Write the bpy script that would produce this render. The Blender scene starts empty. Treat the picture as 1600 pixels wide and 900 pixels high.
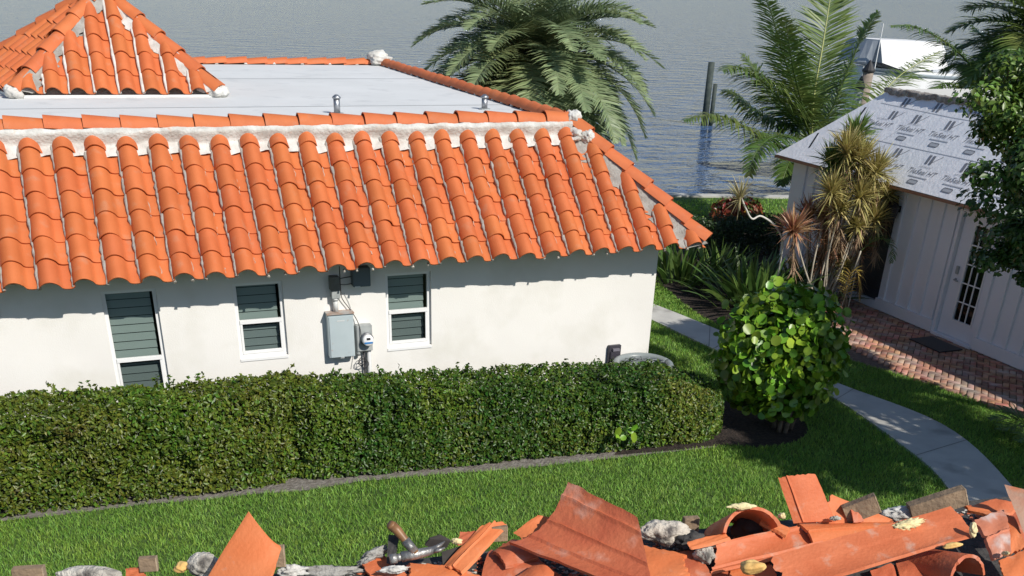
import bpy, bmesh, math, random
import numpy as np
from mathutils import Vector, Matrix
rnd = random.Random(7); rng = np.random.default_rng(7)
D = bpy.data; scene = bpy.context.scene; COL = scene.collection
R = math.radians
# ------------------------------------------------------------------ camera
PITCH, ROLL, YAW = 0.53285687, 0.03538592, -0.39038366
FPX, CXP, CYP, CAMH = 1546.92, 800.0, 883.016, 5.5
cf = Vector((-math.sin(YAW)*math.cos(PITCH), math.cos(YAW)*math.cos(PITCH), -math.sin(PITCH)))
r0 = Vector((math.cos(YAW), math.sin(YAW), 0)); u0 = r0.cross(cf)
cr = r0*math.cos(ROLL)+u0*math.sin(ROLL); cu = u0*math.cos(ROLL)-r0*math.sin(ROLL)
cam = D.cameras.new('camera'); camo = D.objects.new('camera', cam); COL.objects.link(camo)
M = Matrix((cr, cu, -cf)).transposed().to_4x4(); M.translation = (0, 0, CAMH); camo.matrix_world = M
cam.sensor_width = 36; cam.lens = FPX/1600*36; cam.shift_y = (CYP-450)/1600
cam.clip_start = 0.05; cam.clip_end = 8000
scene.camera = camo
# ------------------------------------------------------------------ light
SUNV = Vector((0.455, -1.11, 1.0)).normalized()
ELEV = math.asin(SUNV.z); AZ = math.atan2(SUNV.x, SUNV.y)
w = D.worlds.new('World'); scene.world = w; w.use_nodes = True
nt = w.node_tree; bg = nt.nodes['Background']; sky = nt.nodes.new('ShaderNodeTexSky')
sky.sky_type = 'NISHITA'; sky.sun_disc = False; sky.sun_elevation = ELEV; sky.sun_rotation = AZ
sky.air_density = 1.0; sky.dust_density = 0.3; sky.ozone_density = 2.5
nt.links.new(sky.outputs[0], bg.inputs[0]); bg.inputs[1].default_value = 0.086
sl = D.lights.new('sun', 'SUN'); sl.energy = 4.0; sl.angle = R(0.53); sl.color = (1, 0.95, 0.87)
so = D.objects.new('sun', sl); COL.objects.link(so); so.rotation_euler = SUNV.to_track_quat('Z', 'Y').to_euler()
so.location = (5, -10, 30)
scene.view_settings.view_transform = 'Standard'; scene.view_settings.look = 'None'
scene.view_settings.exposure = 0.22; scene.view_settings.gamma = 1
# ------------------------------------------------------------------ helpers
def ray(px, py): return cr*((px-CXP)/FPX)-cu*((py-CYP)/FPX)+cf
CAM = Vector((0, 0, CAMH))
def atY(px, py, Y): d = ray(px, py); return CAM+d*(Y/d.y)
def atX(px, py, X): d = ray(px, py); return CAM+d*(X/d.x)
def atZ(px, py, z=0.0): d = ray(px, py); return CAM+d*((z-CAMH)/d.z)
def G2(pts): return [tuple(atZ(*p).xy) for p in pts]

def tag(o, label=None, cat=None, group=None, kind=None):
    if label: o['label'] = label
    if cat: o['category'] = cat
    if group: o['group'] = group
    if kind: o['kind'] = kind
    return o
def empty(name, loc, label, cat, group=None, rz=0):
    o = D.objects.new(name, None); COL.objects.link(o); o.location = loc; o.rotation_euler = (0, 0, rz)
    o.empty_display_size = .2
    return tag(o, label, cat, group)
def link(name, me, mat, parent=None, smooth=False, world=True):
    o = D.objects.new(name, me); COL.objects.link(o)
    for m in (mat if isinstance(mat, (list, tuple)) else [mat]): me.materials.append(m)
    if smooth: me.polygons.foreach_set('use_smooth', np.ones(len(me.polygons), bool))
    if parent:
        o.parent = parent
        if world: o.matrix_parent_inverse = (Matrix.Translation(parent.location) @ parent.rotation_euler.to_matrix().to_4x4()).inverted()
    return o
def np_mesh(name, V, T, mat, parent=None, smooth=False, k=3, tint=None):
    V = np.asarray(V, np.float32).reshape(-1, 3); T = np.asarray(T, np.int32).reshape(-1, k)
    me = D.meshes.new(name); me.vertices.add(len(V)); me.vertices.foreach_set('co', V.ravel())
    me.loops.add(T.size); me.loops.foreach_set('vertex_index', T.ravel())
    me.polygons.add(len(T)); me.polygons.foreach_set('loop_start', np.arange(0, T.size, k, dtype=np.int32))
    me.update(calc_edges=True); me.validate()
    return link(name, me, mat, parent, smooth)
class MB:
    def __init__(s): s.v = []; s.f = []
    def add(s, vs, fs):
        n = len(s.v); s.v += [tuple(v) for v in vs]; s.f += [tuple(i+n for i in f) for f in fs]; return s
    def box(s, a, b, M=None):
        (x0, y0, z0), (x1, y1, z1) = a, b
        vs = [Vector(p) for p in ((x0,y0,z0),(x1,y0,z0),(x1,y1,z0),(x0,y1,z0),(x0,y0,z1),(x1,y0,z1),(x1,y1,z1),(x0,y1,z1))]
        if M: vs = [M @ v for v in vs]
        return s.add(vs, [(0,3,2,1),(4,5,6,7),(0,1,5,4),(1,2,6,5),(2,3,7,6),(3,0,4,7)])
    def tube(s, pts, rads, n=8, cap=True):
        pts = [Vector(p) for p in pts]
        if not isinstance(rads, (list, tuple)): rads = [rads]*len(pts)
        rings = []; ref = None
        for i, p in enumerate(pts):
            t = (pts[min(i+1, len(pts)-1)]-pts[max(i-1, 0)]).normalized()
            if ref is None: ref = t.orthogonal().normalized()
            a = (ref-t*ref.dot(t)).normalized(); ref = a; b = t.cross(a)
            rings.append([p+(a*math.cos(q*2*math.pi/n)+b*math.sin(q*2*math.pi/n))*rads[i] for q in range(n)])
        vs = [v for r_ in rings for v in r_]; fs = []
        for i in range(len(rings)-1):
            for q in range(n): fs.append((i*n+q, i*n+(q+1)%n, (i+1)*n+(q+1)%n, (i+1)*n+q))
        if cap: fs += [tuple(range(n-1, -1, -1)), tuple((len(rings)-1)*n+q for q in range(n))]
        return s.add(vs, fs)
    def prism(s, poly, z0, z1):
        n = len(poly); vs = [(x, y, z0) for x, y in poly]+[(x, y, z1) for x, y in poly]
        return s.add(vs, [tuple(range(n-1, -1, -1)), tuple(range(n, 2*n))]+[(i, (i+1)%n, n+(i+1)%n, n+i) for i in range(n)])
    def quad(s, *p): return s.add(p, [tuple(range(len(p)))])
    def build(s, name, mat, parent=None, smooth=False, bevel=0, fix=True):
        me = D.meshes.new(name); me.from_pydata(s.v, [], s.f)
        if fix:
            bm = bmesh.new(); bm.from_mesh(me); bmesh.ops.recalc_face_normals(bm, faces=bm.faces)
            if bevel: bmesh.ops.bevel(bm, geom=list(bm.edges), offset=bevel, segments=2, affect='EDGES', clamp_overlap=True)
            bm.to_mesh(me); bm.free()
        o = link(name, me, mat, parent, smooth); return o
def inpoly(x, y, poly):
    c = np.zeros(np.shape(x), bool); n = len(poly)
    for i in range(n):
        (x1, y1), (x2, y2) = poly[i], poly[(i+1)%n]
        if y1 == y2: continue
        c ^= ((y1 > y) != (y2 > y)) & (x < (x2-x1)*(y-y1)/(y2-y1)+x1)
    return c
# ------------------------------------------------------------------ materials
def mat(name, c1, c2=None, scale=4, rough=.7, bump=0, bscale=30, island=0, spec=.5, detail=4, hard=False,
        c3=None, scale3=1.5, lo3=.55, hi3=.7, transl=None, metal=0, bdist=.01):
    m = D.materials.new(name); m.use_nodes = True; n = m.node_tree.nodes; l = m.node_tree.links
    b = n['Principled BSDF']; b.inputs['Roughness'].default_value = rough; b.inputs['Specular IOR Level'].default_value = spec
    b.inputs['Metallic'].default_value = metal
    co = n.new('ShaderNodeTexCoord').outputs['Object']
    def noise(s, d=4):
        t = n.new('ShaderNodeTexNoise'); t.inputs['Scale'].default_value = s; t.inputs['Detail'].default_value = d
        l.new(co, t.inputs['Vector']); return t.outputs['Fac']
    def ramp(x, a, c):
        t = n.new('ShaderNodeMapRange'); t.inputs['From Min'].default_value = a; t.inputs['From Max'].default_value = c
        l.new(x, t.inputs['Value']); return t.outputs[0]
    def mix(f, a, c):
        t = n.new('ShaderNodeMix'); t.data_type = 'RGBA'; l.new(f, t.inputs[0])
        for sck, val in ((t.inputs[6], a), (t.inputs[7], c)):
            if isinstance(val, tuple): sck.default_value = (*val[:3], 1)
            else: l.new(val, sck)
        return t.outputs[2]
    out = None
    if c2:
        f = ramp(noise(scale, detail), .35, .65) if not hard else ramp(noise(scale, detail), .48, .52)
        out = mix(f, c1, c2)
    if c3: out = mix(ramp(noise(scale3, 6), lo3, hi3), out if out is not None else c1, c3)
    if island:
        g = n.new('ShaderNodeNewGeometry'); h = n.new('ShaderNodeHueSaturation')
        if out is None: h.inputs['Color'].default_value = (*c1, 1)
        else: l.new(out, h.inputs['Color'])
        mr = n.new('ShaderNodeMapRange'); mr.inputs['To Min'].default_value = 1-island; mr.inputs['To Max'].default_value = 1+island
        l.new(g.outputs['Random Per Island'], mr.inputs['Value']); l.new(mr.outputs[0], h.inputs['Value'])
        mr2 = n.new('ShaderNodeMapRange'); mr2.inputs['To Min'].default_value = .5-island*.06; mr2.inputs['To Max'].default_value = .5+island*.05
        wn = n.new('ShaderNodeTexWhiteNoise'); wn.noise_dimensions = '1D'; l.new(g.outputs['Random Per Island'], wn.inputs['W'])
        l.new(wn.outputs['Value'], mr2.inputs['Value']); l.new(mr2.outputs[0], h.inputs['Hue'])
        out = h.outputs[0]
    if out is None: b.inputs['Base Color'].default_value = (*c1, 1)
    else: l.new(out, b.inputs['Base Color'])
    if bump:
        bp = n.new('ShaderNodeBump'); bp.inputs['Strength'].default_value = bump; bp.inputs['Distance'].default_value = bdist
        l.new(noise(bscale, 6), bp.inputs['Height']); l.new(bp.outputs[0], b.inputs['Normal'])
    if transl:
        tr = n.new('ShaderNodeBsdfTranslucent'); mx = n.new('ShaderNodeMixShader'); mx.inputs[0].default_value = transl
        if out is not None: l.new(out, tr.inputs[0])
        else: tr.inputs[0].default_value = (*c1, 1)
        l.new(b.outputs[0], mx.inputs[1]); l.new(tr.outputs[0], mx.inputs[2])
        l.new(mx.outputs[0], n['Material Output'].inputs[0])
    return m
m_tile = mat('terracotta', (.53,.134,.036), (.585,.156,.046), 3, .72, .35, 60, island=.055, c3=(.50,.20,.10), scale3=6, lo3=.58, hi3=.82)
m_pan = m_tile
m_cap = mat('terracotta_cap', (.53,.134,.038), (.58,.156,.048), 5, .7, .3, 60, island=.05, c3=(.50,.20,.11), scale3=6, lo3=.6, hi3=.85)
m_deb = mat('broken_terracotta', (.54,.130,.045), (.62,.175,.070), 6, .66, .3, 70, island=0, c3=(.55,.33,.24), scale3=11, lo3=.60, hi3=.76)
m_deb2 = mat('broken_terracotta_shaded_red', (.46,.105,.045), (.54,.15,.065), 7, .62, .4, 50, c3=(.58,.36,.28), scale3=6, lo3=.60, hi3=.76)  # redder inner clay; shade of low-lying pieces is also put into this colour
m_deb3 = mat('broken_terracotta_bright', (.64,.165,.048), (.66,.20,.070), 5, .66, .25, 70, c3=(.56,.30,.20), scale3=13, lo3=.64, hi3=.78)
m_mortar = mat('white_mortar', (.66,.65,.61), (.50,.48,.44), 7, .9, .8, 25, bdist=.02, c3=(.62,.44,.34), scale3=9, lo3=.64, hi3=.8)
m_grout = mat('grey_mortar', (.27,.255,.23), (.38,.37,.34), 8, .95, .9, 35, bdist=.02)
m_mort2 = mat('crumbling_mortar', (.66,.62,.54), (.40,.37,.32), 16, .95, 1, 60, c3=(.10,.09,.08), scale3=9, lo3=.55, hi3=.66, bdist=.02)
m_stucco = mat('white_stucco', (.775,.755,.715), (.815,.795,.755), 1.2, .9, .45, 60, bdist=.005, c3=(.70,.68,.62), scale3=1.6, lo3=.52, hi3=.78)
m_white = mat('white_vinyl', (.82,.82,.81), rough=.45)
m_flat = mat('flat_roof_coating', (.66,.67,.66), (.71,.72,.71), .8, .8, .15, 25, c3=(.55,.56,.56), scale3=2.5, lo3=.58, hi3=.8)
m_smear = mat('chalky_smear', (.50,.36,.28), (.42,.22,.14), 9, .9)
m_seam = mat('coated_seam', (.60,.62,.62), (.63,.65,.65), 2, .8)
m_dark = mat('gap_shade_and_slate', (.035,.03,.028), (.07,.06,.05), 9, .95)  # gap and under-eave shade put into a near-black colour; slate uses it too
m_soffit = mat('weathered_board', (.30,.27,.23), (.20,.17,.14), 9, .9)
m_blind = mat('louvre_shade', (.36,.40,.385), rough=.6)
m_blind2 = mat('louvre_shade_behind_screen', (.26,.31,.31), rough=.6)
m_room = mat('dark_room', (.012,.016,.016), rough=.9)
m_elbox = mat('grey_enamel', (.42,.49,.51), (.46,.53,.55), 3, .45, c3=(.40,.36,.33), scale3=14, lo3=.66, hi3=.74)
m_elbox2 = mat('galvanised_grey', (.40,.42,.41), (.30,.32,.32), 8, .5)
m_elrust = mat('rusty_grey_lid', (.40,.38,.36), (.34,.20,.13), 8, .6)
m_dkbox = mat('slate_grey_box', (.10,.13,.15), rough=.5)
m_pvc = mat('pale_conduit', (.58,.59,.58), rough=.5)
m_black = mat('black_plastic', (.02,.02,.022), rough=.5)
m_charc = mat('charcoal_plastic', (.045,.042,.055), rough=.45)
m_blue = mat('blue_label', (.03,.20,.50), rough=.4)
m_chrome = mat('galvanised_steel', (.50,.51,.52), (.25,.26,.28), 20, .45, metal=.9)
m_ac = mat('grey_condenser_metal', (.22,.25,.26), (.28,.31,.32), 5, .4)
m_siding = mat('white_painted_siding', (.76,.78,.81), (.80,.81,.84), 2, .6, .15, 40)
m_membrane = mat('white_roof_membrane', (.87,.88,.90), (.78,.80,.84), 5, .6, .5, 14, c3=(.90,.90,.92), scale3=7, lo3=.5, hi3=.7, bdist=.015)
m_print = mat('grey_print', (.19,.20,.225), rough=.6)
m_print2 = mat('pale_grey_print', (.42,.44,.47), rough=.6)
m_cream = mat('cream_parapet', (.72,.70,.64), (.66,.64,.58), 4, .8)
m_wood = mat('weathered_lumber', (.30,.21,.13), (.20,.14,.09), 14, .85, .7, 60)
m_endgrain = mat('pale_end_grain', (.42,.32,.21), (.32,.23,.15), 30, .85, .5, 90)
m_foam = mat('yellow_foam', (.76,.56,.22), (.70,.40,.12), 8, .75, .6, 30, bdist=.01)
m_foam2 = mat('pale_foam', (.78,.70,.40), (.70,.58,.30), 12, .8, .6, 40, bdist=.01)
m_fiber = mat('black_roofing_felt', (.035,.034,.034), (.08,.075,.07), 22, .9, .8, 60)
m_steelold = mat('tarnished_steel', (.20,.195,.19), (.36,.35,.33), 18, .42, .5, 60, metal=.6)
m_handle = mat('worn_varnished_wood', (.15,.075,.035), (.30,.15,.06), 14, .45)
m_concrete = mat('concrete', (.56,.55,.51), (.48,.47,.44), 2.5, .85, .4, 60, c3=(.27,.26,.24), scale3=1.7, lo3=.55, hi3=.75)
m_cap_stone = mat('seawall_concrete', (.55,.54,.50), (.45,.44,.41), 3, .85)
m_brick = mat('red_brick_paver', (.40,.17,.10), (.46,.25,.16), 9, .85, .4, 60, island=.38, c3=(.40,.33,.28), scale3=2.2, lo3=.45, hi3=.7)
m_sand = mat('dark_joint_sand', (.12,.08,.06), (.17,.12,.09), 20, .95)
m_mulch = mat('dark_mulch', (.018,.012,.009), (.045,.03,.022), 18, .95, 1, 30, bdist=.05)
m_dirt = mat('grey_soil', (.15,.13,.11), (.24,.22,.195), 12, .95, 1, 25, bdist=.03)
m_soil = mat('lawn_soil', (.045,.085,.018), (.07,.12,.025), 6, .95, .6, 30)
m_grass = mat('grass_blades', (.19,.36,.055), (.25,.43,.08), 1.3, .5, island=.38, transl=.3, c3=(.28,.43,.06), scale3=.9, lo3=.52, hi3=.75, spec=.35)
m_hedge = mat('hedge_leaf', (.055,.112,.012), (.10,.158,.018), 1.6, .36, island=.6, transl=.15, c3=(.12,.145,.022), scale3=.7, lo3=.5, hi3=.68, spec=.3)
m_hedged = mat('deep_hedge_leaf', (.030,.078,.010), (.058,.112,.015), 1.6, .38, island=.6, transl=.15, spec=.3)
m_hedgey = mat('olive_hedge_leaf', (.075,.110,.013), (.115,.142,.018), 2.2, .38, island=.55, transl=.15, c3=(.14,.10,.03), scale3=1.1, lo3=.62, hi3=.75, spec=.3)
m_twig = mat('twig_bark', (.09,.065,.045), (.15,.12,.09), 10, .9)
m_core = mat('hedge_inner_shade', (.010,.014,.006), (.02,.024,.010), 10, .95)  # near-black green standing for the shade inside the hedge
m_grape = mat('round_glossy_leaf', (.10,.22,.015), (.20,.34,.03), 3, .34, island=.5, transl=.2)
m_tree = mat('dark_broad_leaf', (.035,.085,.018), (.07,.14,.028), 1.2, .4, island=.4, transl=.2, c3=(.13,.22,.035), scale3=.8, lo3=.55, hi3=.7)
m_bark = mat('grey_bark', (.16,.13,.10), (.25,.22,.18), 7, .9, .8, 30)
m_palmbark = mat('pale_palm_bark', (.30,.28,.25), (.22,.20,.18), 6, .9, .8, 20)
m_date = mat('date_palm_leaf', (.19,.26,.13), (.27,.34,.17), .9, .45, island=.3, transl=.28, c3=(.22,.26,.10), scale3=.6, lo3=.52, hi3=.7)
m_coco = mat('coconut_palm_leaf', (.065,.13,.03), (.115,.19,.045), .8, .38, island=.25, transl=.25, c3=(.19,.22,.06), scale3=.7, lo3=.5, hi3=.7)
m_cocolt = mat('pale_green_frond', (.15,.22,.055), (.20,.27,.07), .8, .4, island=.2, transl=.3)
m_rachis = mat('yellow_green_rachis', (.42,.44,.16), (.34,.36,.12), 4, .5)
m_yelfrond = mat('yellowing_frond', (.42,.30,.06), (.50,.38,.10), 3, .5, island=.2, transl=.25)
m_drac_y = mat('yellow_striped_leaf', (.52,.45,.18), (.38,.34,.12), 5, .45, island=.35, transl=.2)
m_drac_r = mat('red_striped_leaf', (.40,.17,.10), (.48,.32,.17), 5, .45, island=.35, transl=.2)
m_drac_g = mat('green_strap_leaf', (.11,.20,.04), (.18,.27,.06), 5, .45, island=.3, transl=.2)
m_strap = mat('dull_green_strap_leaf', (.065,.13,.03), (.12,.20,.045), 4, .38, island=.35, transl=.2)
m_stem = mat('pale_cane', (.46,.42,.34), (.34,.29,.22), 9, .8)
m_croton = mat('copper_croton_leaf', (.28,.08,.03), (.16,.045,.02), 5, .35, island=.5, transl=.15, c3=(.50,.30,.05), scale3=3, lo3=.62, hi3=.7)
m_croton2 = mat('green_croton_leaf', (.10,.16,.03), rough=.35, island=.3)
m_boat = mat('white_gelcoat', (.80,.80,.80), rough=.3)
m_canvas = mat('white_canvas', (.78,.78,.77), (.72,.72,.72), 2, .8, .3, 6, bdist=.05)
m_canvasg = mat('grey_canvas', (.34,.37,.41), (.42,.45,.48), 3, .7)
m_hullg = mat('grey_hull', (.28,.33,.36), (.34,.39,.42), 2, .4)
m_piling = mat('dark_green_piling', (.030,.045,.040), (.06,.075,.065), 6, .8, .5, 20)
m_pilingb = mat('brown_piling', (.22,.18,.15), (.30,.25,.21), 6, .85, .5, 20)
m_plaster = mat('tan_plaster', (.50,.42,.30), (.44,.36,.26), 3, .9)
def glass_mat(name, tint, gl):
    m = D.materials.new(name); m.use_nodes = True; n = m.node_tree.nodes; l = m.node_tree.links
    n.remove(n['Principled BSDF']); t = n.new('ShaderNodeBsdfTransparent'); t.inputs[0].default_value = (*tint, 1)
    g = n.new('ShaderNodeBsdfGlossy'); g.inputs['Roughness'].default_value = .03
    fr = n.new('ShaderNodeFresnel'); fr.inputs[0].default_value = gl; x = n.new('ShaderNodeMixShader')
    l.new(fr.outputs[0], x.inputs[0]); l.new(t.outputs[0], x.inputs[1]); l.new(g.outputs[0], x.inputs[2]); l.new(x.outputs[0], n['Material Output'].inputs[0])
    return m
m_glass = glass_mat('tinted_glass', (.80,.87,.85), 1.4)
m_glass2 = glass_mat('screened_glass', (.62,.66,.65), 1.35)
def water_mat():
    m = D.materials.new('bay_water'); m.use_nodes = True; n = m.node_tree.nodes; l = m.node_tree.links; b = n['Principled BSDF']
    b.inputs['Base Color'].default_value = (.060,.112,.225, 1); b.inputs['Roughness'].default_value = .08; b.inputs['IOR'].default_value = 1.33; b.inputs['Specular IOR Level'].default_value = .3; b.inputs['Specular Tint'].default_value = (.72,.84,1,1)
    g = n.new('ShaderNodeNewGeometry'); mp = n.new('ShaderNodeMapping'); mp.inputs['Rotation'].default_value = (0,0,R(20)); mp.inputs['Scale'].default_value = (.5,.9,1)
    l.new(g.outputs['Position'], mp.inputs[0])
    t = n.new('ShaderNodeTexNoise'); t.inputs['Scale'].default_value = .8; t.inputs['Detail'].default_value = 5; t.inputs['Roughness'].default_value = .6; l.new(mp.outputs[0], t.inputs['Vector'])
    bp = n.new('ShaderNodeBump'); bp.inputs['Strength'].default_value = 1; bp.inputs['Distance'].default_value = 2.4
    l.new(t.outputs['Fac'], bp.inputs['Height']); l.new(bp.outputs[0], b.inputs['Normal'])
    return m
m_water = water_mat()
# ------------------------------------------------------------------ ground and water
SH = lambda x: 27.5-.294*(x-16.4)
def sheet(name, poly, z, m, kind='structure', sub=None):
    b = MB(); b.quad(*[(x, y, z) for x, y in poly]); o = b.build(name, m); 
    if kind: o['kind'] = kind
    return o
sheet('ground', [(-70,-40), (90,-40), (90,SH(90)), (-70,SH(-70))], 0, m_soil)
b = MB(); b.quad((-3000,-3000,-.8), (3000,-3000,-.8), (3000,3000,-.8), (-3000,3000,-.8)); tag(b.build('water', m_water), kind='structure')
b = MB(); n_ = Vector((.294,1,0)).normalized(); a = Vector((-70,SH(-70),0)); c = Vector((90,SH(90),0))
b.add([a, c, c+n_*.35, a+n_*.35]+[p+Vector((0,0,-1.4)) for p in (a, c, c+n_*.35, a+n_*.35)]+[p+Vector((0,0,.05)) for p in (a, c, c+n_*.35, a+n_*.35)],
      [(8,9,10,11), (4,7,6,5), (0,1,9,8), (2,3,11,10), (0,3,7,4), (1,2,6,5), (3,2,6,7), (0,4,5,1), (0,8,11,3), (1,2,10,9)])
o = b.build('seawall', m_cap_stone); tag(o, 'low concrete seawall along the back edge of the lawn by the water', 'seawall')

def smooth_poly(pts, k=6):
    out = []; n = len(pts)
    for i in range(n-1):
        p0, p1, p2, p3 = [Vector(pts[max(0, min(n-1, j))]) for j in (i-1, i, i+1, i+2)]
        for q in range(k):
            t = q/k; out.append(tuple(.5*((2*p1)+(p2-p0)*t+(2*p0-5*p1+4*p2-p3)*t*t+(3*p1-p0-3*p2+p3)*t**3)))
    return out+[tuple(pts[-1])]
path_l = smooth_poly(G2([(985,492),(1020,503),(1125,552),(1210,580),(1290,617),(1400,692),(1482,768)])+[(8.2,6.3),(7.2,5.2)])
path_r = smooth_poly(G2([(985,466),(1020,477),(1127,520),(1215,560),(1310,602),(1470,665),(1575,757)])+[(9.1,6.0),(7.9,4.6)])
PATH = path_l+path_r[::-1]
b = MB(); nP = len(path_l)
for i in range(nP-1):
    a0, a1, b0, b1 = path_l[i], path_l[i+1], path_r[i], path_r[i+1]
    z = .035
    b.quad((*a0,z), (*a1,z), (*b1,z), (*b0,z)); b.quad((*a0,0), (*a1,0), (*a1,z), (*a0,z)); b.quad((*b0,z), (*b1,z), (*b1,0), (*b0,0))
tag(b.build('path', m_concrete), kind='structure')
b = MB()
for i in range(4, nP-1, 7):
    a0, b0 = Vector(path_l[i]), Vector(path_r[i]); d = (b0-a0).normalized(); q = Vector((-d.y, d.x))*.008
    q *= .6; b.quad((*(a0-q),.0385), (*(a0+q),.0385), (*(b0+q),.0385), (*(b0-q),.0385))
tag(b.build('path_joints', mat('joint_grime', (.16,.15,.13), rough=.95)), kind='structure')
# beds
BED1 = smooth_poly(G2([(1000,425),(1040,452),(1085,488),(1160,525),(1240,540),(1300,520),(1345,480),(1330,440),(1300,395),(1240,372),(1150,365),(1060,385),(1000,410)]), 4)
sheet('flower_bed', BED1, .012, m_mulch)
BED2 = smooth_poly(G2([(960,712),(1050,705),(1130,697),(1190,700),(1240,692),(1262,676),(1250,655),(1200,632),(1120,628),(1060,640),(980,680)]), 4)
sheet('bush_bed', BED2, .012, m_mulch)
BED3 = [(-7.5,11.95), (-7.5,11.38), (-2,11.40), (-1,11.33), (0,11.31), (.6,11.22), (1.2,11.20), (1.75,11.1), (2.5,11.15), (3.5,11.05), (4.5,10.9), (5.3,10.84), (6.5,10.78), (7.4,10.72), (8.0,11.0), (8.0,11.95)]
sheet('hedge_bed', BED3, .008, m_dirt)
# brick paving: real pavers laid in herringbone
BR = G2([(1318,561),(1453,601),(1597,655)])+[(12.45,8.2),(12.2,6.5),(14.12,6.5),(14.12,17.0)]+G2([(1300,500)])
sheet('paving_bed', BR, .010, m_sand)
V = []; F = []
cs = .105; ang = R(45); ca, sa = math.cos(ang), math.sin(ang)
for i in range(-110, 160):
    for j in range(-150, 150):
        k = (i-j) % 4
        if k == 0: x0, y0, x1, y1 = i, j, i+2, j+1
        elif k == 2: x0, y0, x1, y1 = i, j-1, i+1, j+1
        else: continue
        cxm, cym = (x0+x1)/2*cs, (y0+y1)/2*cs
        X = 13+cxm*ca-cym*sa; Y = 11+cxm*sa+cym*ca
        if not (12 < X < 14.2 and 6.4 < Y < 17.5) or not inpoly(np.array([X]), np.array([Y]), BR)[0]: continue
        g = .006; z = .045+rnd.uniform(-.004,.004); tx, ty = rnd.uniform(-.004,.004), rnd.uniform(-.004,.004)
        pts = [(x0*cs+g, y0*cs+g), (x1*cs-g, y0*cs+g), (x1*cs-g, y1*cs-g), (x0*cs+g, y1*cs-g)]
        n0 = len(V)
        for zz, ins in ((0, 0), (z-.006, 0), (z, .006)):
            for q, (px, py) in enumerate(pts):
                px += ins*(1 if q in (0, 3) else -1); py += ins*(1 if q in (0, 1) else -1)
                V.append((13+px*ca-py*sa, 11+px*sa+py*ca, zz+(tx*(q in (0,3))+ty*(q in (0,1)) if zz else 0)))
        F.append((n0+8, n0+9, n0+10, n0+11))
        for a0 in (0, 4):
            for q in range(4): F.append((n0+a0+q, n0+a0+(q+1)%4, n0+a0+4+(q+1)%4, n0+a0+4+q))
tag(np_mesh('brick_paving', V, F, m_brick, k=4), kind='structure')
# ------------------------------------------------------------------ grass
HOUSE = [(-12,12.8), (7.38,12.8), (7.38,25.1), (-12,25.1)]
def blades(name, X, Y, h, wd, z0=0):
    n = len(X); a = rng.uniform(0, 2*np.pi, n); hh = h*rng.uniform(.55, 1.25, n); ln = rng.uniform(.2, 1.1, n)*hh
    la = rng.uniform(0, 2*np.pi, n); ww = wd*rng.uniform(.7, 1.3, n)
    V = np.zeros((n, 5, 3)); ax, ay = np.cos(a)*ww/2, np.sin(a)*ww/2
    V[:,0] = np.stack([X-ax, Y-ay, np.full(n, z0)], 1); V[:,1] = np.stack([X+ax, Y+ay, np.full(n, z0)], 1)
    mx, my = X+np.cos(la)*ln*.35, Y+np.sin(la)*ln*.35
    V[:,2] = np.stack([mx-ax*.8, my-ay*.8, z0+hh*.6], 1); V[:,3] = np.stack([mx+ax*.8, my+ay*.8, z0+hh*.6], 1)
    V[:,4] = np.stack([X+np.cos(la)*ln, Y+np.sin(la)*ln, z0+hh*.95], 1)
    T = (np.arange(n)*5)[:,None,None]+np.array([[0,1,3],[0,3,2],[2,3,4]])[None]
    o = np_mesh(name, V, T, m_grass); o['kind'] = 'stuff'; return o
def scatter(x0, x1, y0, y1, n):
    X = rng.uniform(x0, x1, n); Y = rng.uniform(y0, y1, n); k = np.ones(n, bool)
    for p in (PATH, BED1, BED2, BED3, BR, HOUSE): k &= ~inpoly(X, Y, p)
    k &= X < 14.0; return X[k], Y[k]
X1, Y1 = scatter(-6, 12.6, 7.4, 12.7, 300000)
k = (Y1 > 9.0) | (X1 > 5); X1, Y1 = X1[k], Y1[k]
blades('lawn_grass', X1, Y1, .058, .0075)
X1, Y1 = scatter(7.4, 13.2, 12.4, 20, 90000); blades('side_lawn_grass', X1, Y1, .055, .011)
X1 = rng.uniform(8, 30, 90000); Y1 = rng.uniform(17, 27, 90000); k = (Y1 < SH(X1)-.1) & ~inpoly(X1, Y1, BED1) & ((X1 < 14.1) | (Y1 > 19.5)) & ~((X1<9)&(Y1<18))
blades('shore_grass', X1[k], Y1[k], .06, .02)
# ------------------------------------------------------------------ foliage tools
def leaf_cloud(name, P, N, size, mtl, parent=None, kind='leaf', aspect=.5, jitter=.6):
    """P points, N preferred facing; each leaf a folded diamond or a hexagonal disc"""
    n = len(P); N = N+rng.normal(0, jitter, (n, 3)); N /= np.linalg.norm(N, axis=1)[:,None]+1e-9
    d = rng.normal(0, 1, (n, 3)); d[:,2] += .25; d -= (d*N).sum(1)[:,None]*N; d /= np.linalg.norm(d, axis=1)[:,None]+1e-9
    s = np.cross(N, d); L = (size*rng.uniform(.65, 1.3, n))[:,None]
    if kind == 'leaf':
        V = np.stack([P-d*L*.5, P+s*L*aspect*.5+N*L*.10, P+d*L*.5-N*L*.06, P-s*L*aspect*.5+N*L*.10], 1)
        T = (np.arange(n)*4)[:,None,None]+np.array([[0,1,2],[0,2,3]])[None]
    else:
        A = np.arange(8)*np.pi/4
        V = np.stack([P+d*L*.5*np.cos(t)+s*L*.5*np.sin(t)*.95+N*L*.10*abs(np.sin(t)) for t in A], 1)
        T = (np.arange(n)*8)[:,None,None]+np.array([[0,i,i+1] for i in range(1,7)])[None]
    return np_mesh(name, V, T, mtl, parent)
def noise3(P, s, seed=0):
    r_ = np.random.default_rng(seed); out = 0
    for i in range(5):
        k = r_.normal(0, 1, 3)*s*(1+.6*i); out = out+np.sin(P@k+r_.uniform(0, 6))/(1+.5*i)
    return out/2.2
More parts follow.
